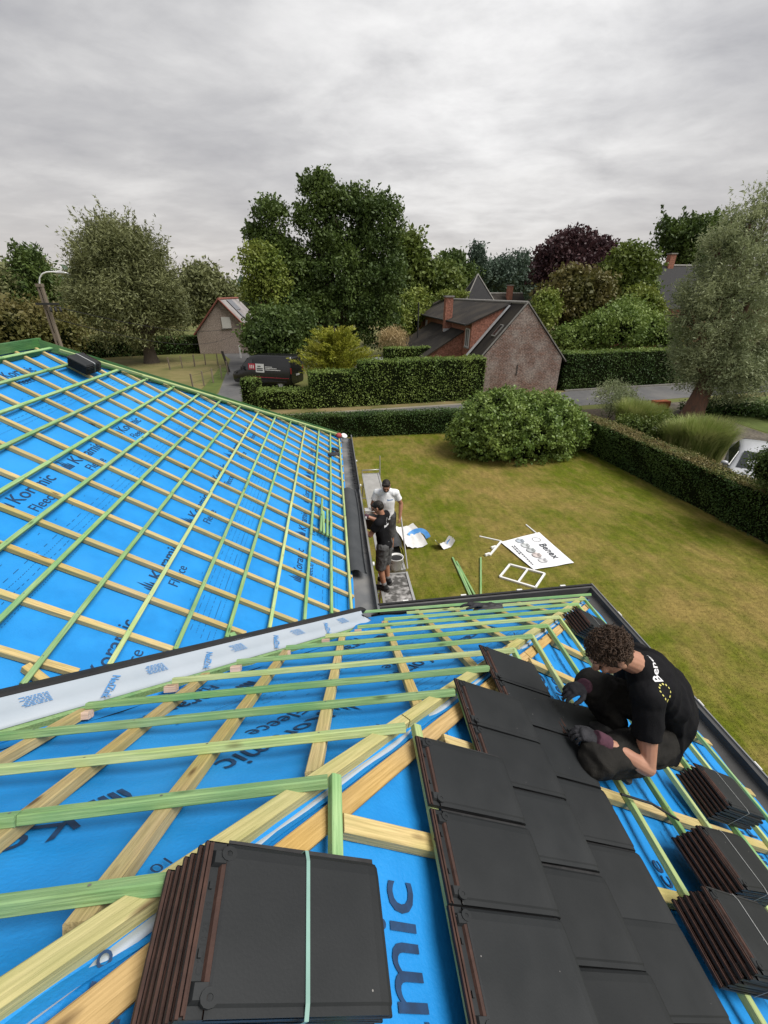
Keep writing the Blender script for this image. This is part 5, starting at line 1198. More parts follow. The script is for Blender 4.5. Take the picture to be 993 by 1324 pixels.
ptree('birch_tree', 'dark drooping birch at the far left edge behind the street lamp', 48, 62, [(45, 368, 26, 34), (25, 385, 30, 34), (60, 390, 30, 34), (42, 345, 12, 16)], 16000, LM['oak'], .42, aspect=.4, seed=35, cs=.6, tips=60, tipl=1.2, droop=.5)
ptree('birch_tree', 'tree cut by the left edge of the picture', 0, 60, [(2, 365, 18, 24), (0, 395, 24, 30)], 8000, LM['willowdark'], .42, aspect=.4, seed=36, cs=.6, droop=.3)
bushy('field_bush', 'olive green bushes below the leaning lamp pole at far left', 'bush', [B(30, 425, 34, 42, 34), B(75, 432, 35, 28, 30), B(-5, 430, 34, 30, 36)], 16000, LM['olive'], .22, seed=37, clump=30, cs=.38)
ptree('willow_tree', 'grey-green tree between the big willow and the grey house', 265, 75, [(262, 372, 26, 24), (275, 395, 30, 26), (248, 392, 24, 26), (285, 385, 18, 20)], 16000, LM['willowdark'], .55, aspect=.45, seed=38, cs=.75, tips=20, tipl=1)
ptree('poplar_tree', 'rounded dark tree just right of the tall oak', 528, 60, [(525, 325, 20, 20), (530, 350, 26, 26), (520, 375, 26, 26), (545, 365, 18, 28)], 15000, LM['green'], .45, aspect=.6, seed=39, cs=.6)
bushy('light_shrub', 'pale green shrubs left of the brick house', 'bush', [B(528, 412, 50, 16, 26), B(512, 420, 48, 16, 20), B(540, 398, 52, 14, 20)], 9000, LM['light'], .30, seed=40, clump=26, cs=.4)
bushy('dry_reeds', 'straw coloured dry plumes by the lean-to of the brick house', 'plant', [B(508, 440, 41, 16, 12)], 3000, LM['straw'], .35, aspect=.1, seed=41, clump=20, cs=.3, core=False, droop=-1.2)
ptree('round_tree', 'dome shaped dark green tree behind the brick house roof', 568, 62, [(568, 370, 26, 24), (582, 385, 24, 20), (556, 388, 20, 20)], 12000, LM['green'], .42, aspect=.6, seed=42, cs=.6)
ptree('round_tree', 'dark tree peeping over the dome shaped one', 585, 80, [(583, 345, 15, 14), (580, 360, 20, 18), (600, 360, 14, 14)], 7000, LM['oak'], .55, aspect=.6, seed=43, cs=.7)
ptree('pointed_conifer', 'slim pointed conifer above the pyramid roof', 617, 85, [(617, 325, 5, 8), (617, 340, 8, 12), (618, 355, 11, 16)], 5000, LM['blue'], .5, aspect=.4, seed=44, cs=.6)
ptree('blue_conifer', 'bluish dark conifers on the skyline left of the purple beech', 660, 88, [(645, 352, 18, 16), (668, 350, 20, 18), (655, 368, 30, 18), (690, 365, 18, 18), (632, 362, 14, 14)], 12000, LM['blue'], .6, aspect=.4, seed=45, cs=.9)
ptree('purple_beech', 'purple leaved beech on the skyline', 742, 62, [(742, 322, 22, 20), (722, 340, 26, 26), (762, 340, 28, 26), (742, 355, 40, 28), (705, 358, 16, 20), (782, 345, 14, 16)], 24000, LM['purple'], .42, aspect=.6, seed=46, cs=.6, tips=30, tipl=.8)
ptree('maple_tree', 'olive tinged maple behind the brick gable', 740, 42, [(738, 372, 22, 24), (762, 385, 26, 28), (728, 400, 26, 30), (755, 410, 30, 28), (708, 398, 14, 22)], 20000, LM['olive'], .30, aspect=.65, seed=47, cs=.42)
bushy('light_shrub', 'fresh green ivy hump right behind the gable ridge', 'bush', [B(706, 398, 39, 14, 18), B(700, 415, 38, 12, 18)], 6000, LM['light'], .24, seed=48, clump=26, cs=.3)
ptree('round_tree', 'rounded green tree between the maple and the slate roof', 820, 46, [(810, 345, 24, 22), (824, 356, 22, 26), (797, 362, 20, 26), (815, 380, 28, 26)], 18000, LM['green'], .32, aspect=.65, seed=49, cs=.42)
ptree('round_tree', 'small ivy clad tree in front of the rounded green one', 832, 41, [(828, 386, 16, 13), (822, 400, 18, 14), (842, 402, 15, 14)], 9000, LM['light'], .26, aspect=.65, seed=50, cs=.3)
bushy('dark_shrub', 'dark mixed shrubs along the back of the roadside hedge', 'bush', [B(795, 425, 37, 34, 26), B(765, 432, 37, 24, 22), B(835, 430, 38, 26, 24), B(862, 435, 38, 20, 22), B(735, 440, 37, 20, 16), B(810, 405, 39, 18, 18)], 26000, LM['hedge'], .22, seed=51, clump=30, cs=.34)
ptree('ash_tree', 'dark tree rising behind the slate roof at right', 890, 64, [(880, 310, 22, 22), (905, 310, 26, 24), (925, 315, 24, 26), (865, 320, 14, 18), (900, 340, 36, 28), (862, 295, 8, 10)], 18000, LM['oak'], .42, aspect=.6, seed=52, cs=.6, tips=40, tipl=1.2)
ptree('white_willow', 'silvery pollard willow with a leaning red-brown trunk at the right edge', 940, 21.6, [(945, 345, 38, 36), (985, 350, 34, 40), (912, 385, 34, 36), (958, 400, 40, 40), (905, 432, 34, 36), (1000, 430, 44, 44), (945, 445, 40, 34), (935, 475, 50, 32), (985, 490, 44, 34), (950, 502, 40, 20), (903, 474, 30, 28), (922, 498, 26, 18), (968, 290, 22, 24), (992, 288, 22, 32), (930, 320, 22, 22), (893, 400, 22, 30), (888, 458, 20, 22)], 95000, LM['willow'], .15, aspect=.26, seed=53, trunk_r=.5, trunk_h=2.6, clump=80, cs=.24, shell=(.40, .66), tips=420, tipl=.7, lean=(.5, .1), bark=M_BARKR, droop=.1, group='willows')
bushy('low_shrub', 'low dark ground cover round the foot of the pollard willow', 'bush', [(23.8, 22.6, .25, 1.9, 1.2, .55), (21.2, 22.6, .2, .9, .8, .5), (25.5, 21.0, .3, 1.6, 1.4, .6)], 9000, LM['hedgedark'], .13, seed=54, clump=26, cs=.18)
def conifer(label, x, y, h, rad, m, seed):
    """spreading golden conifer: arching fans of foliage on many shoots"""
    t = thing('golden_conifer', label, 'tree', (x, y, 0)); r = np.random.default_rng(seed); C = []; D = []; mb = MB(); mb.tube([(0, 0, 0), (0, 0, h*.8)], [.18, .04], 8)
    for k in range(190):
        z0 = h*(.08+.78*r.random()); a = r.random()*2*PI; L_ = rad*(1.0-.75*z0/h)*(.75+.4*r.random()); d = np.array((math.cos(a), math.sin(a), .55+.5*r.random())); d /= np.linalg.norm(d)
        n_ = 100; s_ = r.random(n_)**.8; p = np.array((0, 0, z0*.8))+d*(s_*L_*1.15)[:, None]; p[:, 2] -= .28*s_**2*L_*.7; wd = .16*(1.15-s_)+.05; p += r.normal(size=(n_, 3))*wd[:, None]*np.array((1, 1, .45)); C.append(p); D.append(np.tile(d, (n_, 1))); 
        if k % 3 == 0: mb.tube([(0, 0, z0*.8), Vector(d)*(L_*.8)+Vector((0, 0, z0*.8))], [.025, .008], 5, cap=False)
    mb.build('trunk', M_BARK, t); leaves('crown', np.concatenate(C), m, .19, .34, seed=seed, parent=t, dirs=np.concatenate(D), dirw=.6, up=.6); return t
conifer('spreading golden yellow conifer beside the black van', .25, 31.5, 5.35, 3.5, LM['conifer'], 55)
bushy('ivy_mass', 'ivy growing over the far roof ridge of the brick house', 'ivy', [B(578, 382, 52, 14, 4), B(595, 382, 52, 10, 4)], 2500, LM['light'], .2, seed=58, clump=20, cs=.2, core=False)
# planted bed between hedge and driveway
def grass_clump(label, x, y, h, r0, n, m, seed):
    t = thing('ornamental_grass', label, 'grass clump', (x, y, 0), group='grasses in the planted bed'); r = np.random.default_rng(seed); V = np.empty((n*2, 4, 3)); a = r.random(n)*2*PI; rad = r0*.35*r.random(n)**.5; L_ = h*(.35+.65*r.random(n)); le = .05+.42*r.random(n)**1.3
    b = np.stack([np.cos(a)*rad, np.sin(a)*rad, 0*a], 1); da = a+r.normal(size=n)*.6; dx = np.stack([np.cos(da), np.sin(da), 0*a], 1); m1 = b+dx*(le*L_*.30)[:, None]+np.array((0, 0, 1))*(L_*.62)[:, None]; e = b+dx*(le*L_*1.05)[:, None]+np.array((0, 0, 1))*(L_*(1.0-.35*le))[:, None]
    w = np.stack([-np.sin(da), np.cos(da), 0*a], 1)*.011
    V[:n, 0] = b-w; V[:n, 1] = b+w; V[:n, 2] = m1+w; V[:n, 3] = m1-w; V[n:, 0] = m1-w; V[n:, 1] = m1+w; V[n:, 2] = e+w*.1; V[n:, 3] = e-w*.1
    quads('blades', V, m, t, kind='stuff')
for i, (u, v, h, r0, lb) in enumerate(((812, 556, 1.9, 1.4, 'tall arching grass clump furthest along the bed by the wispy shrub'), (838, 556, 1.6, 1.2, 'grass clump just right of the furthest one in the bed'), (893, 597, 2.3, 1.3, 'fresh green grass clump nearest the parked car'), (872, 590, 1.9, 1.2, 'grass clump between the leafy shrub and the one nearest the car'), (912, 594, 2.1, 1.2, 'grass clump at the edge of the paved drive'))):
    p = at_z(u, v, 0); grass_clump(lb, p.x, p.y, h*.92, r0*1.25, 4200, LM['grass'], 60+i)
p = at_z(850, 578, 0); bushy('leafy_shrub', 'leafy green shrub with pale flower heads in the middle of the planted bed', 'bush', [(p.x, p.y, .7, .95, .9, .75), (p.x-.7, p.y+1.2, .55, .7, .7, .6)], 6500, LM['green'], .11, seed=71, clump=24, cs=.15)
p = at_z(785, 545, 0); bushy('wispy_shrub', 'wispy grey-green shrub at the far end of the planted bed', 'bush', [(p.x, p.y, 1.3, .85, .8, .8), (p.x+.8, p.y+.1, 1.0, .7, .6, .6)], 5200, LM['willow'], .12, aspect=.3, seed=72, clump=20, cs=.2, core=False, stem=[((p.x, p.y, 0), (p.x, p.y, 1.3), .04, .02), ((p.x, p.y, 0), (p.x+.6, p.y, 1.1), .03, .015)])
M_FLOWER = mat('pale_flower', (.50, .53, .42), (.42, .46, .34), rough=.9)
r_ = random.Random(9)
FL = ('pale flower head nearest the wispy shrub in the planted bed', 'pale flower head by the orange bricks, left of the two', 'pale flower head by the orange bricks, right of the two', 'pale flower head low down against the leafy shrub')
for i, (u, v) in enumerate(((842, 538), (886, 520), (893, 517), (839, 562))):
    p = at_z(u, v+18, 0); t = thing('flower_head', FL[i], 'flower', (p.x, p.y, .85), group='hydrangea heads in the bed'); mb = MB()
    for k in range(40): d = Vector((r_.gauss(0, 1), r_.gauss(0, 1), abs(r_.gauss(0, 1)))).normalized()*.13; mb.ell(d, (.035, .035, .025), nu=6, nv=4)
    mb.build('petals', M_FLOWER, t); mb = MB(); mb.tube([(0, 0, -.85), (0, 0, 0)], .012, 5); mb.build('stem', M_BARK, t)
bushy('corner_shrub', 'dark leafy shrub at the right edge in front of the white car', 'bush', [B(1000, 606, 9.6, 26, 30), B(1020, 600, 9.4, 30, 40)], 8000, LM['oak'], .062, seed=73, clump=24, cs=.10)
# far-off woods on the skyline
def far_wood():
    r = np.random.default_rng(80); C = []
    for k in range(900):
        x = -230+460*r.random(); y = 125+60*r.random(); h = 6+6*r.random()+2.5*math.sin(x*.05); n_ = 26; d = r.normal(size=(n_, 3)); d /= np.linalg.norm(d, axis=1)[:, None]; d[:, 2] = np.abs(d[:, 2])
        C.append(np.array((x, y, h*.45))+d*np.array((3.6, 3.0, h*.55))*(.7+.4*r.random(n_))[:, None])
    C = np.concatenate(C); o = leaves('far_wood', C, LM['blue'], 2.4, .8, seed=81, up=.5); tag(o, 'distant belt of trees along the horizon', 'wood', kind='stuff')
far_wood()
# ------------------------------------------------------------------ buildings
M_GABLE = brick_mat('old_brick', (.21, .115, .085), (.125, .075, .06), (.40, .365, .335), bw=.24, bh=.085, c3=(.36, .32, .29))
M_REDB = brick_mat('red_brick', (.36, .135, .085), (.27, .095, .062), (.30, .24, .20), c3=(.30, .13, .09))
M_GREYB = brick_mat('grey_brick', (.32, .25, .215), (.26, .205, .18), (.34, .30, .27), c3=(.36, .30, .26))
M_ROOFT = mat('old_roof_tiles', (.024, .022, .021), (.042, .038, .035), rough=.95, spec=.12, scale=3, stretch=(1, 6, 1), bump=.5, bscale=10, c3=(.055, .048, .040), s3=.6, f3=.5)
M_SLATE = mat('slate', (.034, .034, .036), (.05, .049, .049), rough=.9, spec=.15, scale=4, stretch=(6, 1, 1), bump=.4)
M_LEADW = mat('pale_lead', (.52, .53, .54), (.40, .41, .42), rough=.6, scale=4)
M_COPE = mat('verge_mortar', (.27, .26, .24), (.20, .19, .175), rough=.9, scale=5)
M_REDT = mat('red_ridge_tile', (.22, .075, .05), (.16, .055, .04), rough=.85, scale=6)
M_SHEETR = mat('pale_roof_sheet', (.30, .285, .275), (.23, .215, .21), rough=.6, scale=1.2, stretch=(1, 5, 1), bump=.2, c3=(.17, .15, .145), s3=.5)
M_GLASS = mat('dark_glass', (.018, .021, .024), (.026, .03, .033), rough=.08, spec=.7)
M_FRAMEW = mat('window_frame', (.62, .61, .58), (.55, .54, .51), rough=.5)
M_SOLAR = mat('solar_panel', (.030, .034, .045), (.04, .045, .06), rough=.15, spec=.7)
M_IRON = mat('dark_iron', (.02, .02, .02), (.03, .03, .03), rough=.6)
def slab(mb, P, th, mi=0):      # a roof plane with thickness th (downwards along its normal)
    P = [Vector(p) for p in P]; n = (P[1]-P[0]).cross(P[2]-P[0]).normalized(); n = n if n.z > 0 else -n; Q = [p-n*th for p in P]; k = len(P)
    mb.add(Q+P, [tuple(range(k-1, -1, -1)), tuple(range(k, 2*k))]+[(i, (i+1) % k, k+(i+1) % k, k+i) for i in range(k)], mi); return mb
def window(parent, c, w, h, nrm, name='window'):
    nrm = Vector(nrm).normalized(); r_ = Vector((0, 0, 1)).cross(nrm).normalized(); M = Matrix((r_, nrm, Vector((0, 0, 1)))).transposed().to_4x4(); M.translation = Vector(c)
    f = MB()
    for sx in (-1, 1): f.box((sx*(w/2-.03), .01, 0), (.06, .10, h))
    for sz in (-1, 1): f.box((0, .012, sz*(h/2-.03)), (w-.122, .10, .06))
    f.box((0, .008, 0), (.04, .08, h-.122)); o = f.build(name, M_FRAMEW, parent); o.matrix_local = M
    p = MB(); p.box((0, -.01, 0), (w-.04, .02, h-.04)); p.build('pane', M_GLASS, o); s = MB(); s.box((0, .05, -h/2-.04), (w+.16, .16, .07)); s.build('sill', M_COPE, o); return o
def prism(mb, pts, y0, y1, mi=0):   # polygon in x,z extruded along y
    k = len(pts); mb.add([(x, y0, z) for x, z in pts]+[(x, y1, z) for x, z in pts], [tuple(range(k)), tuple(range(2*k-1, k-1, -1))]+[(i, k+i, k+(i+1) % k, (i+1) % k) for i in range(k)], mi); return mb
bh = thing('brick_house', 'long old brick farmhouse whose windowless mossy gable faces us across the road', 'house', (13, 29.9, 0)); H = -Vector((13, 29.9, 0))
def hb(mb, name, m): return mb.build(name, m, bh, H)
hb(prism(MB(), [(10.2, 0), (16.1, 0), (16.1, 2.28), (13.05, 5.68), (10.2, 2.22)], 29.9, 32.6), 'gable_wall', M_GABLE)
hb(prism(MB(), [(10.2, 0), (16.08, 0), (16.08, 2.26), (13.05, 5.60), (10.2, 4.42)], 32.603, 54), 'wall', M_REDB)
m_ = MB(); slab(m_, [(13.05, 29.95, 5.74), (13.05, 32.6, 5.74), (9.85, 32.6, 1.95), (9.85, 29.95, 1.95)], .07); hb(m_, 'roof', M_ROOFT)
m_ = MB(); slab(m_, [(13.06, 29.95, 5.74), (13.06, 54, 5.74), (16.4, 54, 2.05), (16.4, 29.95, 2.05)], .07); hb(m_, 'roof', M_ROOFT)
m_ = MB(); slab(m_, [(13.04, 32.45, 5.75), (13.04, 54.2, 5.75), (9.75, 54.2, 4.32), (9.75, 32.45, 4.32)], .08); hb(m_, 'roof', M_ROOFT)
# verge copings, pale flashing where the two roofs meet, ridge tiles
m_ = MB()
for a, b in (((13.05, 5.76), (9.8, 1.90)), ((13.05, 5.76), (16.45, 2.0))):
    A_ = Vector((a[0], 29.84, a[1])); B_ = Vector((b[0], 29.84, b[1])); m_.hexa([A_, B_, B_+Vector((0, .16, 0)), A_+Vector((0, .16, 0)), A_+Vector((0, 0, .09)), B_+Vector((0, 0, .09)), B_+Vector((0, .16, .09)), A_+Vector((0, .16, .09))])
hb(m_, 'verge_coping', M_COPE)
m_ = MB(); A_ = Vector((12.75, 32.36, 5.46)); B_ = Vector((9.9, 32.36, 2.12)); m_.hexa([A_, B_, B_+Vector((0, .22, 0)), A_+Vector((0, .22, 0)), A_+Vector((0, -.25, .10)), B_+Vector((0, -.25, .10)), B_+Vector((0, .22, .13)), A_+Vector((0, .22, .13))]); hb(m_, 'lead_flashing', M_LEADW)
m_ = MB(); m_.tube([(13.05, 29.9, 5.76), (13.05, 54.2, 5.76)], .11, 8); hb(m_, 'ridge_tiles', M_COPE)
m_ = MB(); m_.tube([(9.7, 32.5, 4.29), (9.7, 54, 4.29)], .07, 8); hb(m_, 'gutter', M_IRON)
m_ = MB(); m_.box((9.9, 30.05, 2.05), (.35, .45, .22)); hb(m_, 'gutter_end', M_LEADW)
sl = Vector((-3.2, 0, -3.79)).normalized()
def roofpt(s, y): return Vector((13.05, y, 5.74))+sl*s
m_ = MB(); a = roofpt(2.3, 30.9); 
o = m_.box((0, 0, 0), (.95, .62, .08)).build('skylight', M_COPE, bh); M = basis(sl, (-.76, 0, .65)).to_4x4(); M.translation = a+H+Vector((-.02, 0, .04)); o.matrix_local = M; MB().box((0, 0, .043), (.8, .48, .01)).build('pane', M_GLASS, o)
window(bh, Vector((10.19, 33.4, 3.35))+H, .95, 1.3, (-1, 0, 0)); window(bh, Vector((10.19, 48.5, 3.4))+H, .7, .9, (-1, 0, 0))
m_ = MB(); m_.box((9.9, 38.6, 4.55), (.62, .62, 3.0)); o = hb(m_, 'chimney', M_REDB); c_ = MB(); c_.box((9.9, 38.6, 6.10), (.78, .78, .12)); c_.build('chimney_cap', M_COPE, o)
c_ = MB(); c_.box((9.9, 38.25, 3.55), (.85, .12, .25)); c_.build('flashing', M_LEADW, o)
hb(prism(MB(), [(7.05, 0), (10.17, 0), (10.17, 3.62), (7.05, 1.72)], 34.6, 46), 'lean_to_wall', M_REDB)
m_ = MB(); slab(m_, [(10.19, 34.4, 3.78), (10.19, 46.2, 3.78), (6.6, 46.2, 1.58), (6.6, 34.4, 1.58)], .08); hb(m_, 'lean_to_roof', M_ROOFT)
m_ = MB(); m_.tube([(8.2, 43.0, 2.0), (8.2, 43.0, 5.6)], .07, 8); hb(m_, 'flue_pipe', M_IRON)
# gable wall ties and patched vent
m_ = MB(); m_.box((12.9, 29.885, 1.5), (.05, .03, .75)); hb(m_, 'wall_anchor', M_IRON)
tw = thing('turret', 'steep pyramid roofed turret rising behind the ridge of the brick farmhouse', 'turret', (17.7, 56, 0))
m_ = MB(); m_.box((0, 0, 2.75), (3.0, 3.0, 5.5)); m_.build('wall', M_REDB, tw)
m_ = MB(); q = 1.75; m_.add([(-q, -q, 5.5), (q, -q, 5.5), (q, q, 5.5), (-q, q, 5.5), (0, 0, 8.35)], [(0, 1, 4), (1, 2, 4), (2, 3, 4), (3, 0, 4), (3, 2, 1, 0)]); rf = m_.build('roof', M_SLATE, tw)
m_ = MB()
for sx, sy in ((-1, -1), (1, -1), (1, 1), (-1, 1)): m_.tube([(sx*q, sy*q, 5.52), (0, 0, 8.38)], .07, 6)
m_.build('hip_tiles', M_COPE, rf)
def barn(name, label, x0, x1, y0, y1, ze, zr, wm, rm, along='y', chim=None, wins=(), edge=None):
    cx, cy = (x0+x1)/2, (y0+y1)/2; t = thing(name, label, 'house', (cx, cy, 0)); hx, hy = (x1-x0)/2, (y1-y0)/2; w = MB(); o_ = .25
    if along == 'y':
        prism(w, [(-hx, 0), (hx, 0), (hx, ze), (0, zr-.08), (-hx, ze)], -hy, hy); w.build('wall', wm, t); k = (zr-ze)/hx
        for s_ in (-1, 1): m_ = MB(); slab(m_, [(0, -hy-o_, zr+.004*s_), (0, hy+o_, zr+.004*s_), (s_*(hx+o_), hy+o_, ze-k*o_), (s_*(hx+o_), -hy-o_, ze-k*o_)], .09); m_.build('roof', rm if not isinstance(rm, tuple) else rm[(s_+1)//2], t)
        if edge:
            m_ = MB(); 
            for s_ in (-1, 1): m_.tube([(0, -hy-o_-.03, zr+.02), (s_*(hx+o_), -hy-o_-.03, ze-k*o_+.02)], .10, 6)
            m_.tube([(0, -hy-o_, zr+.03), (0, hy+o_, zr+.03)], .13, 6); m_.build('ridge_tiles', edge, t)
    else:
        w.v = []; prism(w, [(-hy, 0), (hy, 0), (hy, ze), (0, zr-.08), (-hy, ze)], -hx, hx); w.v = [(v[1], v[0], v[2]) for v in w.v]; w.build('wall', wm, t); k = (zr-ze)/hy
        for s_ in (-1, 1): m_ = MB(); slab(m_, [(-hx-o_, 0, zr+.004*s_), (hx+o_, 0, zr+.004*s_), (hx+o_, s_*(hy+o_), ze-k*o_), (-hx-o_, s_*(hy+o_), ze-k*o_)], .09); m_.build('roof', rm, t)
        m_ = MB(); m_.tube([(-hx-o_, 0, zr+.03), (hx+o_, 0, zr+.03)], .12, 6); m_.build('ridge_tiles', edge or M_COPE, t)
    if chim: m_ = MB(); m_.box((chim[0]-cx, chim[1]-cy, chim[2]), (.7, .7, 1.8)); c_ = m_.build('chimney', M_REDB, t); m_ = MB(); m_.box((chim[0]-cx, chim[1]-cy, chim[2]+.95), (.86, .86, .12)); m_.build('chimney_cap', M_COPE, c_)
    for c, ww, hh, nr in wins: window(t, Vector(c)-Vector((cx, cy, 0)), ww, hh, nr)
    return t
gh = barn('grey_house', 'grey brick house with a small white gable window, beyond the field at left', -15.4, -9.3, 55, 66, 2.35, 5.75, M_GREYB, (M_ROOFT, M_SHEETR), chim=None, edge=M_REDT)
o = MB().box((0, 0, 0), (1.0, .10, 1.15)).build('shutter', M_FRAMEW, gh, (.45, -5.53, 3.35)); MB().box((0, .02, -.62), (1.2, .22, .09)).build('sill', M_COPE, o)
for i in range(2):
    for j in range(3):
        m_ = MB(); m_.box((0, 0, 0), (1.45, .95, .05)); o = m_.build('solar_panel', M_SOLAR, gh); d = Vector((3.05, 0, -3.4)).normalized(); M = basis(d, (.74, 0, .67)).to_4x4(); M.translation = Vector((0, -2.0+1.05*j, 5.75))+d*(.95+1.55*i*.98)+Vector((.06, 0, .055)); o.matrix_local = M
        if i == 1 and j > 0: bpy.data.objects.remove(o)
barn('far_house', 'far house roof showing right of the grey house behind the birch', -12.0, -5.0, 72, 82, 3.0, 6.6, M_REDB, M_ROOFT, chim=(-8.6, 76, 6.8), edge=M_REDT)
barn('slate_house', 'slate roofed house half hidden behind the silvery willow', 37.0, 52, 50, 60, 5.0, 9.3, M_REDB, M_SLATE, along='x', chim=(41.2, 55, 9.6))
barn('red_barn', 'low barn roof with a short brick chimney just right of the turret', 22.0, 27.5, 62, 70, 3.6, 6.3, M_REDB, M_ROOFT, along='x', chim=(25.4, 65, 6.4))

# ------------------------------------------------------------------ vehicles
def loft_body(st):
    """stations (x, zb, z_belt, z_roof, half width low, half width belt, half width roof) -> body mesh"""
    mb = MB(); rings = []
    for x, zb, zl, zr, w0, w1, w2 in st:
        h = [(0, zb), (w0*.9, zb), (w0, zb+.12), (max(w0, w1)+.01, (zb+zl)/2+.08), (w1, zl), (w2+(w1-w2)*.12, zl+(zr-zl)*.85), (w2*.86, zr-.012), (w2*.5, zr), (0, zr+.008)]
        rings.append([(x, y, z) for y, z in h]+[(x, -y, z) for y, z in h[-2:0:-1]])
    k = len(rings[0]); vs = [p for r_ in rings for p in r_]; fs = []
    for i in range(len(st)-1):
        for j in range(k): fs.append((i*k+j, i*k+(j+1) % k, (i+1)*k+(j+1) % k, (i+1)*k+j))
    mb.add(vs, fs, 0, True); mb.add(rings[0], [tuple(range(k-1, -1, -1))]); mb.add(rings[-1], [tuple(range(k))]); return mb
def wheel(parent, x, y, r, w, rimm):
    o = MB().lathe([(r*.62, -w/2), (r*.92, -w/2), (r, -w/2+.03), (r, w/2-.03), (r*.92, w/2), (r*.62, w/2)], 24).build('wheel', M_BLACK, parent, (x, y, r)); o.rotation_euler = (PI/2, 0, 0)
    m_ = MB(); m_.lathe([(r*.64, w*.40), (r*.58, w*.46), (r*.56, w*.36), (.0, w*.40)], 24)
    m_.lathe([(r*.64, -w*.40), (r*.58, -w*.46), (r*.56, -w*.36), (.0, -w*.40)], 24)
    for k in range(5):
        a = 2*PI*k/5
        for z in (w*.43, -w*.43): m_.box((r*.34*math.cos(a), r*.34*math.sin(a), z), (r*.5, .055, .02), M=Matrix.Rotation(a, 3, 'Z'))
    m_.build('rim', rimm, o); return o
def panel(parent, name, pts, m, th=.012):
    P = [Vector(p) for p in pts]; n = (P[1]-P[0]).cross(P[2]-P[0]).normalized(); k = len(P); mb = MB(); mb.add([p-n*th for p in P]+[p+n*th for p in P], [tuple(range(k-1, -1, -1)), tuple(range(k, 2*k))]+[(i, (i+1) % k, k+(i+1) % k, k+i) for i in range(k)]); return mb.build(name, m, parent)
M_TLIGHT = mat('tail_light', (.30, .02, .02), rough=.2, spec=.6); M_HLIGHT = mat('head_light', (.55, .57, .58), (.4, .42, .43), rough=.12, spec=.8)
M_PLATE = mat('number_plate', (.65, .65, .62), rough=.5)
def car(label, loc, rot, paint, name='parked_car'):
    t = thing(name, label, 'car', loc, rot)
    st = [(2.08, .34, .56, .60, .52, .55, .50), (2.00, .24, .66, .71, .70, .72, .66), (1.75, .20, .74, .80, .80, .80, .74), (1.30, .18, .82, .88, .84, .84, .76), (1.02, .18, .86, .96, .85, .855, .74), (.72, .18, .88, 1.16, .86, .86, .66), (.30, .18, .90, 1.38, .86, .86, .61), (-.2, .18, .92, 1.45, .86, .86, .61), (-.9, .18, .94, 1.45, .86, .86, .60), (-1.5, .20, .96, 1.38, .85, .85, .57), (-1.86, .26, .98, 1.12, .82, .81, .60), (-2.0, .34, .90, .94, .74, .74, .64)]
    loft_body(st).build('body', paint, t)
    panel(t, 'windscreen', [(1.00, -.66, .965), (1.00, .66, .965), (.33, .545, 1.385), (.33, -.545, 1.385)], M_GLASS)
    panel(t, 'rear_window', [(-1.84, -.58, 1.14), (-1.84, .58, 1.14), (-1.53, .52, 1.37), (-1.53, -.52, 1.37)], M_GLASS)
    for s_ in (1, -1):
        panel(t, 'side_window', [(.78, s_*.845, .93), (-.18, s_*.858, .955), (-.18, s_*.665, 1.385), (.22, s_*.675, 1.32)], M_GLASS); panel(t, 'side_window', [(-.25, s_*.858, .958), (-1.15, s_*.856, .98), (-1.22, s_*.650, 1.36), (-.25, s_*.662, 1.388)], M_GLASS)
        wheel(t, 1.28, s_*.76, .31, .20, M_ALU); wheel(t, -1.25, s_*.76, .31, .20, M_ALU)
        mb = MB(); mb.ell((.72, s_*.98, .98), (.09, .11, .07)); mb.limb((.72, s_*.86, .94), (.72, s_*.92, .96), .03, .03, n=8); mb.build('mirror', paint, t)
        mb = MB(); mb.ell((1.92, s_*.56, .66), (.16, .15, .075)); mb.build('headlight', M_HLIGHT, t); mb = MB(); mb.ell((-1.93, s_*.62, .84), (.07, .13, .16)); mb.build('tail_light', M_TLIGHT, t)
        for x in (.15, -.75): mb = MB(); mb.box((x, s_*.872, .80), (.16, .025, .03)); mb.build('door_handle', paint, t)
    panel(t, 'number_plate', [(2.085, -.26, .40), (2.085, .26, .40), (2.075, .26, .51), (2.075, -.26, .51)], M_PLATE); mb = MB(); mb.box((2.05, 0, .30), (.05, .9, .10)); mb.build('grille', M_BLACK, t)
    return t
M_CARW = mat('white_car_paint', (.40, .41, .43), (.39, .40, .42), rough=.25, spec=.6); M_CARG = mat('silver_car_paint', (.33, .34, .35), rough=.25, spec=.6, metal=.3); M_VAN = mat('black_van_paint', (.008, .008, .009), (.010, .010, .011), rough=.22, spec=.6)
car('white hatchback parked on the paved drive behind the right hedge', (14.85, 12.55, 0), R(-133), M_CARW)
p = at_y(482, 460, 38); car('silver car showing just its top behind the hedges right of the golden conifer', (p.x, 38, 0), R(160), M_CARG)
van = thing('delivery_van', 'black panel van with red and white company signs parked behind the low hedge', 'van', (-4.95, 34.35, 0), math.atan2(.39, -.92))
st = [(2.52, .40, .80, .86, .80, .80, .72), (2.40, .30, .98, 1.06, .92, .90, .82), (1.90, .28, 1.12, 1.24, .96, .95, .86), (1.70, .28, 1.15, 1.42, .97, .96, .84), (1.15, .28, 1.2, 2.05, .98, .97, .80), (.80, .28, 1.2, 2.24, .99, .98, .82), (.2, .28, 1.2, 2.30, .99, .985, .84), (-2.35, .28, 1.2, 2.30, .99, .985, .84), (-2.46, .32, 1.2, 2.24, .97, .965, .82), (-2.5, .40, 1.2, 2.1, .93, .93, .78)]
loft_body(st).build('body', M_VAN, van)
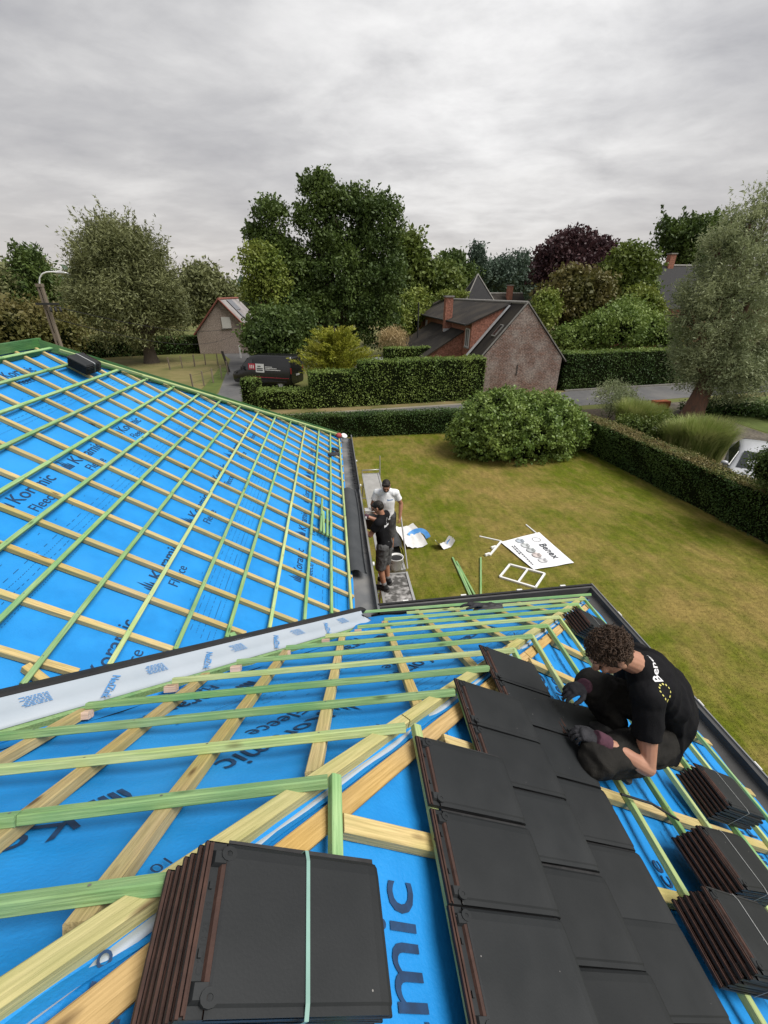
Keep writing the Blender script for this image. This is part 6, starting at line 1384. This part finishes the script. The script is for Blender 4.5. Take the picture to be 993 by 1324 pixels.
panel(van, 'windscreen', [(1.75, -.80, 1.36), (1.75, .80, 1.36), (1.13, .74, 2.04), (1.13, -.74, 2.04)], M_GLASS)
for s_ in (1, -1):
    panel(van, 'side_window', [(1.55, s_*.955, 1.28), (.62, s_*.985, 1.28), (.62, s_*.875, 2.0), (1.12, s_*.875, 1.95)], M_GLASS)
    wheel(van, 1.62, s_*.88, .34, .22, M_ALU); wheel(van, -1.55, s_*.88, .34, .22, M_ALU)
    mb = MB(); mb.box((1.45, s_*1.12, 1.38), (.08, .18, .28)); mb.build('mirror', M_BLACK, van); mb = MB(); mb.box((-2.47, s_*.92, 1.30), (.07, .10, .42)); mb.build('tail_light', M_TLIGHT, van)
    mb = MB(); mb.ell((2.38, s_*.72, .92), (.14, .16, .13)); mb.build('headlight', M_HLIGHT, van)
    mb = MB(); mb.box((-.8, s_*1.0, .78), (3.0, .03, .035)); mb.build('side_stripe', mat('red_stripe', (.45, .03, .05)), van)
    mb = MB(); mb.box((0, s_*1.004, .55), (4.2, .03, .10)); mb.build('side_moulding', M_BLACK, van)
M_SIGNR = mat('red_sign', (.50, .03, .06), rough=.4)
def vsign(x0, x1, z0, z1, m, name, off=0.0): return panel(van, name, [(x1, .99+off-.12*(z0-1.2)/1.1*.6, z0), (x0, .99+off-.12*(z0-1.2)/1.1*.6, z0), (x0, .99+off-.12*(z1-1.2)/1.1*.6, z1), (x1, .99+off-.12*(z1-1.2)/1.1*.6, z1)], m, .006)
vsign(.42, .98, 1.28, 1.72, M_SIGNR, 'red_sign'); vsign(-.32, .38, 1.12, 1.72, M_WHITE, 'white_sign')
for x in (.52, .66, .80): vsign(x, x+.07, 1.38, 1.62, M_WHITE, 'sign_mark', .012)
for z, a, b in ((1.36, -.22, .28), (1.24, -.22, .28), (1.52, -.05, .20)): vsign(a, b, z, z+.06, M_BLACK, 'sign_mark', .012)
for z, a, b in ((1.50, -1.0, -.42), (1.40, -1.35, -.42), (1.29, -1.65, -.42)): vsign(a, b, z, z+.045, M_WHITE, 'van_lettering', .004)
mb = MB(); mb.box((-2.50, 0, 1.2), (.02, .012, 1.7)); mb.build('door_seam', M_BLACK, van); mb = MB(); mb.box((-2.52, .0, .95), (.03, .52, .12)); mb.build('number_plate', M_PLATE, van)

# ------------------------------------------------------------------ street lamp on its pole, cables, fences, small things
M_POLE = mat('weathered_pole', (.20, .165, .125), (.15, .12, .09), rough=.95, scale=3, stretch=(6, 6, .6), bump=.5)
YP = 18.0; xp = at_y(66, 412, YP).x
lp = thing('street_lamp', 'weathered pole with a curved white lamp bracket rising behind the far roof', 'street lamp', (xp, YP, 0))
mb = MB()
for dx in (-.065, .040): mb.box((dx, 0, 3.27), (.058, .14, 6.54))
for z in (1.0, 2.4, 3.8, 4.9, 5.9): mb.box((-.012, 0, z), (.052, .12, .25))
mb.box((-.015, 0, 6.56), (.19, .18, .10)); mb.build('pole', M_POLE, lp)
P_ = [at_y(u, v, YP)-Vector((xp, YP, 0)) for u, v in ((59, 392), (55, 378), (51, 366), (51.5, 359), (55, 354), (60, 352), (66, 351.5), (84, 352.5))]
mb = MB(); mb.tube(P_, .024, 8); mb.build('bracket', M_WHITE, lp); a = P_[-1]; mb = MB(); mb.ell(a+Vector((-.12, 0, -.01)), (.20, .08, .045)); mb.build('lamp_head', M_ALU, lp)
mb = MB(); mb.box((.1, -.12, 5.98), (.75, .06, .07)); mb.build('cross_arm', M_IRON, lp)
for k in range(3):
    mb = MB(); mb.lathe([(0, -.14), (.035, -.13), (.05, -.06), (.03, -.03), (.045, .02), (0, .05)], 8); o = mb.build('insulator', M_IRON, lp, (.16+.16*k, -.12, 5.85))
def cable(a, b, sag, label):
    a = Vector(a); b = Vector(b); mb = MB(); mb.tube([a.lerp(b, k/24)-Vector((0, 0, sag*4*(k/24)*(1-k/24))) for k in range(25)], .014, 5); tag(mb.build('overhead_cable', M_BLACK), label, 'cable', 'overhead cables')
cable((xp+.3, YP-.1, 5.9), (-9.6, 54.9, 3.4), .9, 'upper black cable sagging from the lamp pole to the grey house'); cable((xp+.2, YP-.1, 5.5), (-10.2, 54.9, 2.6), 1.2, 'lower black cable sagging from the lamp pole to the grey house')
cable((-9.4, 55, 3.2), (8.2, 43, 4.6), .5, 'black cable crossing in front of the tall oak to the brick farmhouse')
post = MB(); post.cbox((0, 0, .55), (.09, .09, 1.1), .01); pm = post.mesh('fence_post', M_POLE)
fp = [(250, 503), (264, 499), (276, 495), (287, 490), (295, 484), (252, 474), (266, 472), (282, 472), (236, 476), (220, 478)]
lbs = ['nearest fence post, left end of the row along the drive', 'second fence post along the drive', 'middle fence post along the drive', 'fourth fence post along the drive', 'fence post right behind the leaning strut', 'far fence post second from the left hedge end', 'far fence post in the middle of the field edge', 'far fence post by the grey house corner', 'far fence post near the willow trunk', 'far fence post right of the willow trunk']
gp = []
for (u, v), lb in zip(fp, lbs):
    p = at_z(u, v, 0); gp.append(p); o = link('fence_post', pm, None, (p.x, p.y, 0)); o.rotation_euler = (jit(.05), jit(.05), jit(.5)); tag(o, lb, 'post', 'posts of the field fence')
mb = MB()
for z in (.45, .95):
    for seg in (gp[:5], [gp[9], gp[8], gp[5], gp[6], gp[7]]): mb.tube([(q.x, q.y, z) for q in seg], .008, 4)
tag(mb.build('fence_wire', M_IRON), 'thin wires strung between the posts of the field fence', 'wire')
p = at_z(298, 481, 0); o = beam('leaning_post', (p.x-.45, p.y+.4, 1.75), (p.x, p.y, 0), .18, .18, (1, 0, .2), mat('tarred_wood', (.025, .022, .02), rough=.9)); tag(o, 'thick dark strut leaning at the corner of the field by the drive', 'post')
p = at_z(311.5, 463, 0); mb = MB(); mb.box((p.x, p.y, .65), (.14, .14, 1.3)); tag(mb.build('gate_post', M_WHITE), 'white post beside the door of the grey house', 'post')
# bricks on a pallet at the roadside
M_BRK = mat('orange_brick', (.50, .15, .06), (.40, .11, .045), rough=.9, scale=8, rvar=.2)
p = at_z(852, 528, 0); pl = thing('brick_pile', 'small pile of orange bricks at the head of the paved drive', 'bricks', (p.x, p.y, 0)); bm_ = MB(); bm_.cbox((0, 0, 0), (.235, .11, .075), .006); bmm = bm_.mesh('brick', M_BRK)
for a in range(4):
    for b in range(4):
        for c in range(6):
            o = link('brick', bmm, pl, (-.36+.24*a+jit(.012), -.2+.118*b+jit(.01), .05+.078*c)); o.rotation_euler = (0, 0, jit(.06))
p = at_z(944, 508, 0)
# odds and ends on the near roof: gloves on the battens, a snip of black tape
def loose_glove(label, P, rot, nrm, s=1.0):
    t = MB(); hand(t, Vector((0, 0, .015)), (1, 0, .02), (0, 0, -1), (0, 1, 0), (8, 15, 15), inf=.003); o = t.build('work_glove', M_GLOVE)
    r = o.modifiers.new('r', 'REMESH'); r.mode = 'VOXEL'; r.voxel_size = .005; s_ = o.modifiers.new('s', 'SMOOTH'); s_.iterations = 3; bpy.context.view_layer.update(); bake(o)
    o.matrix_world = Matrix.Translation(P) @ basis(Vector((math.cos(rot), math.sin(rot), 0)), nrm).to_4x4() @ Matrix.Scale(s, 4); return tag(o, label, 'glove', 'spare work gloves')
loose_glove('black glove lying on the eave batten furthest along the far slope', PA(-.02, 9.3, .02), 1.9, NA, 1.5); loose_glove('black glove on the second batten up near the far end of the far slope', PA(-.17, 8.75, .02), .4, NA, 1.5); loose_glove('black glove dropped on the lowest battens of the near slope by the lawn side', PB(1.42, 3.42, .02), 2.9, NB, 1.3)
o = crumple('black_netting', PB(1.52, 3.44, .01), .17, .05, .05, M_BLACK, 3); tag(o, 'crumpled black netting lying on the lowest battens beside a glove', 'netting')
mb = MB(); mb.tube([PC(1.27, 1.06, .02), PC(1.45, 1.05, .035), PC(1.62, 1.02, .02)], .006, 6); tag(mb.build('rope_piece', M_BLACK), 'short black cord on the batten beneath the kneeling roofer', 'cord')
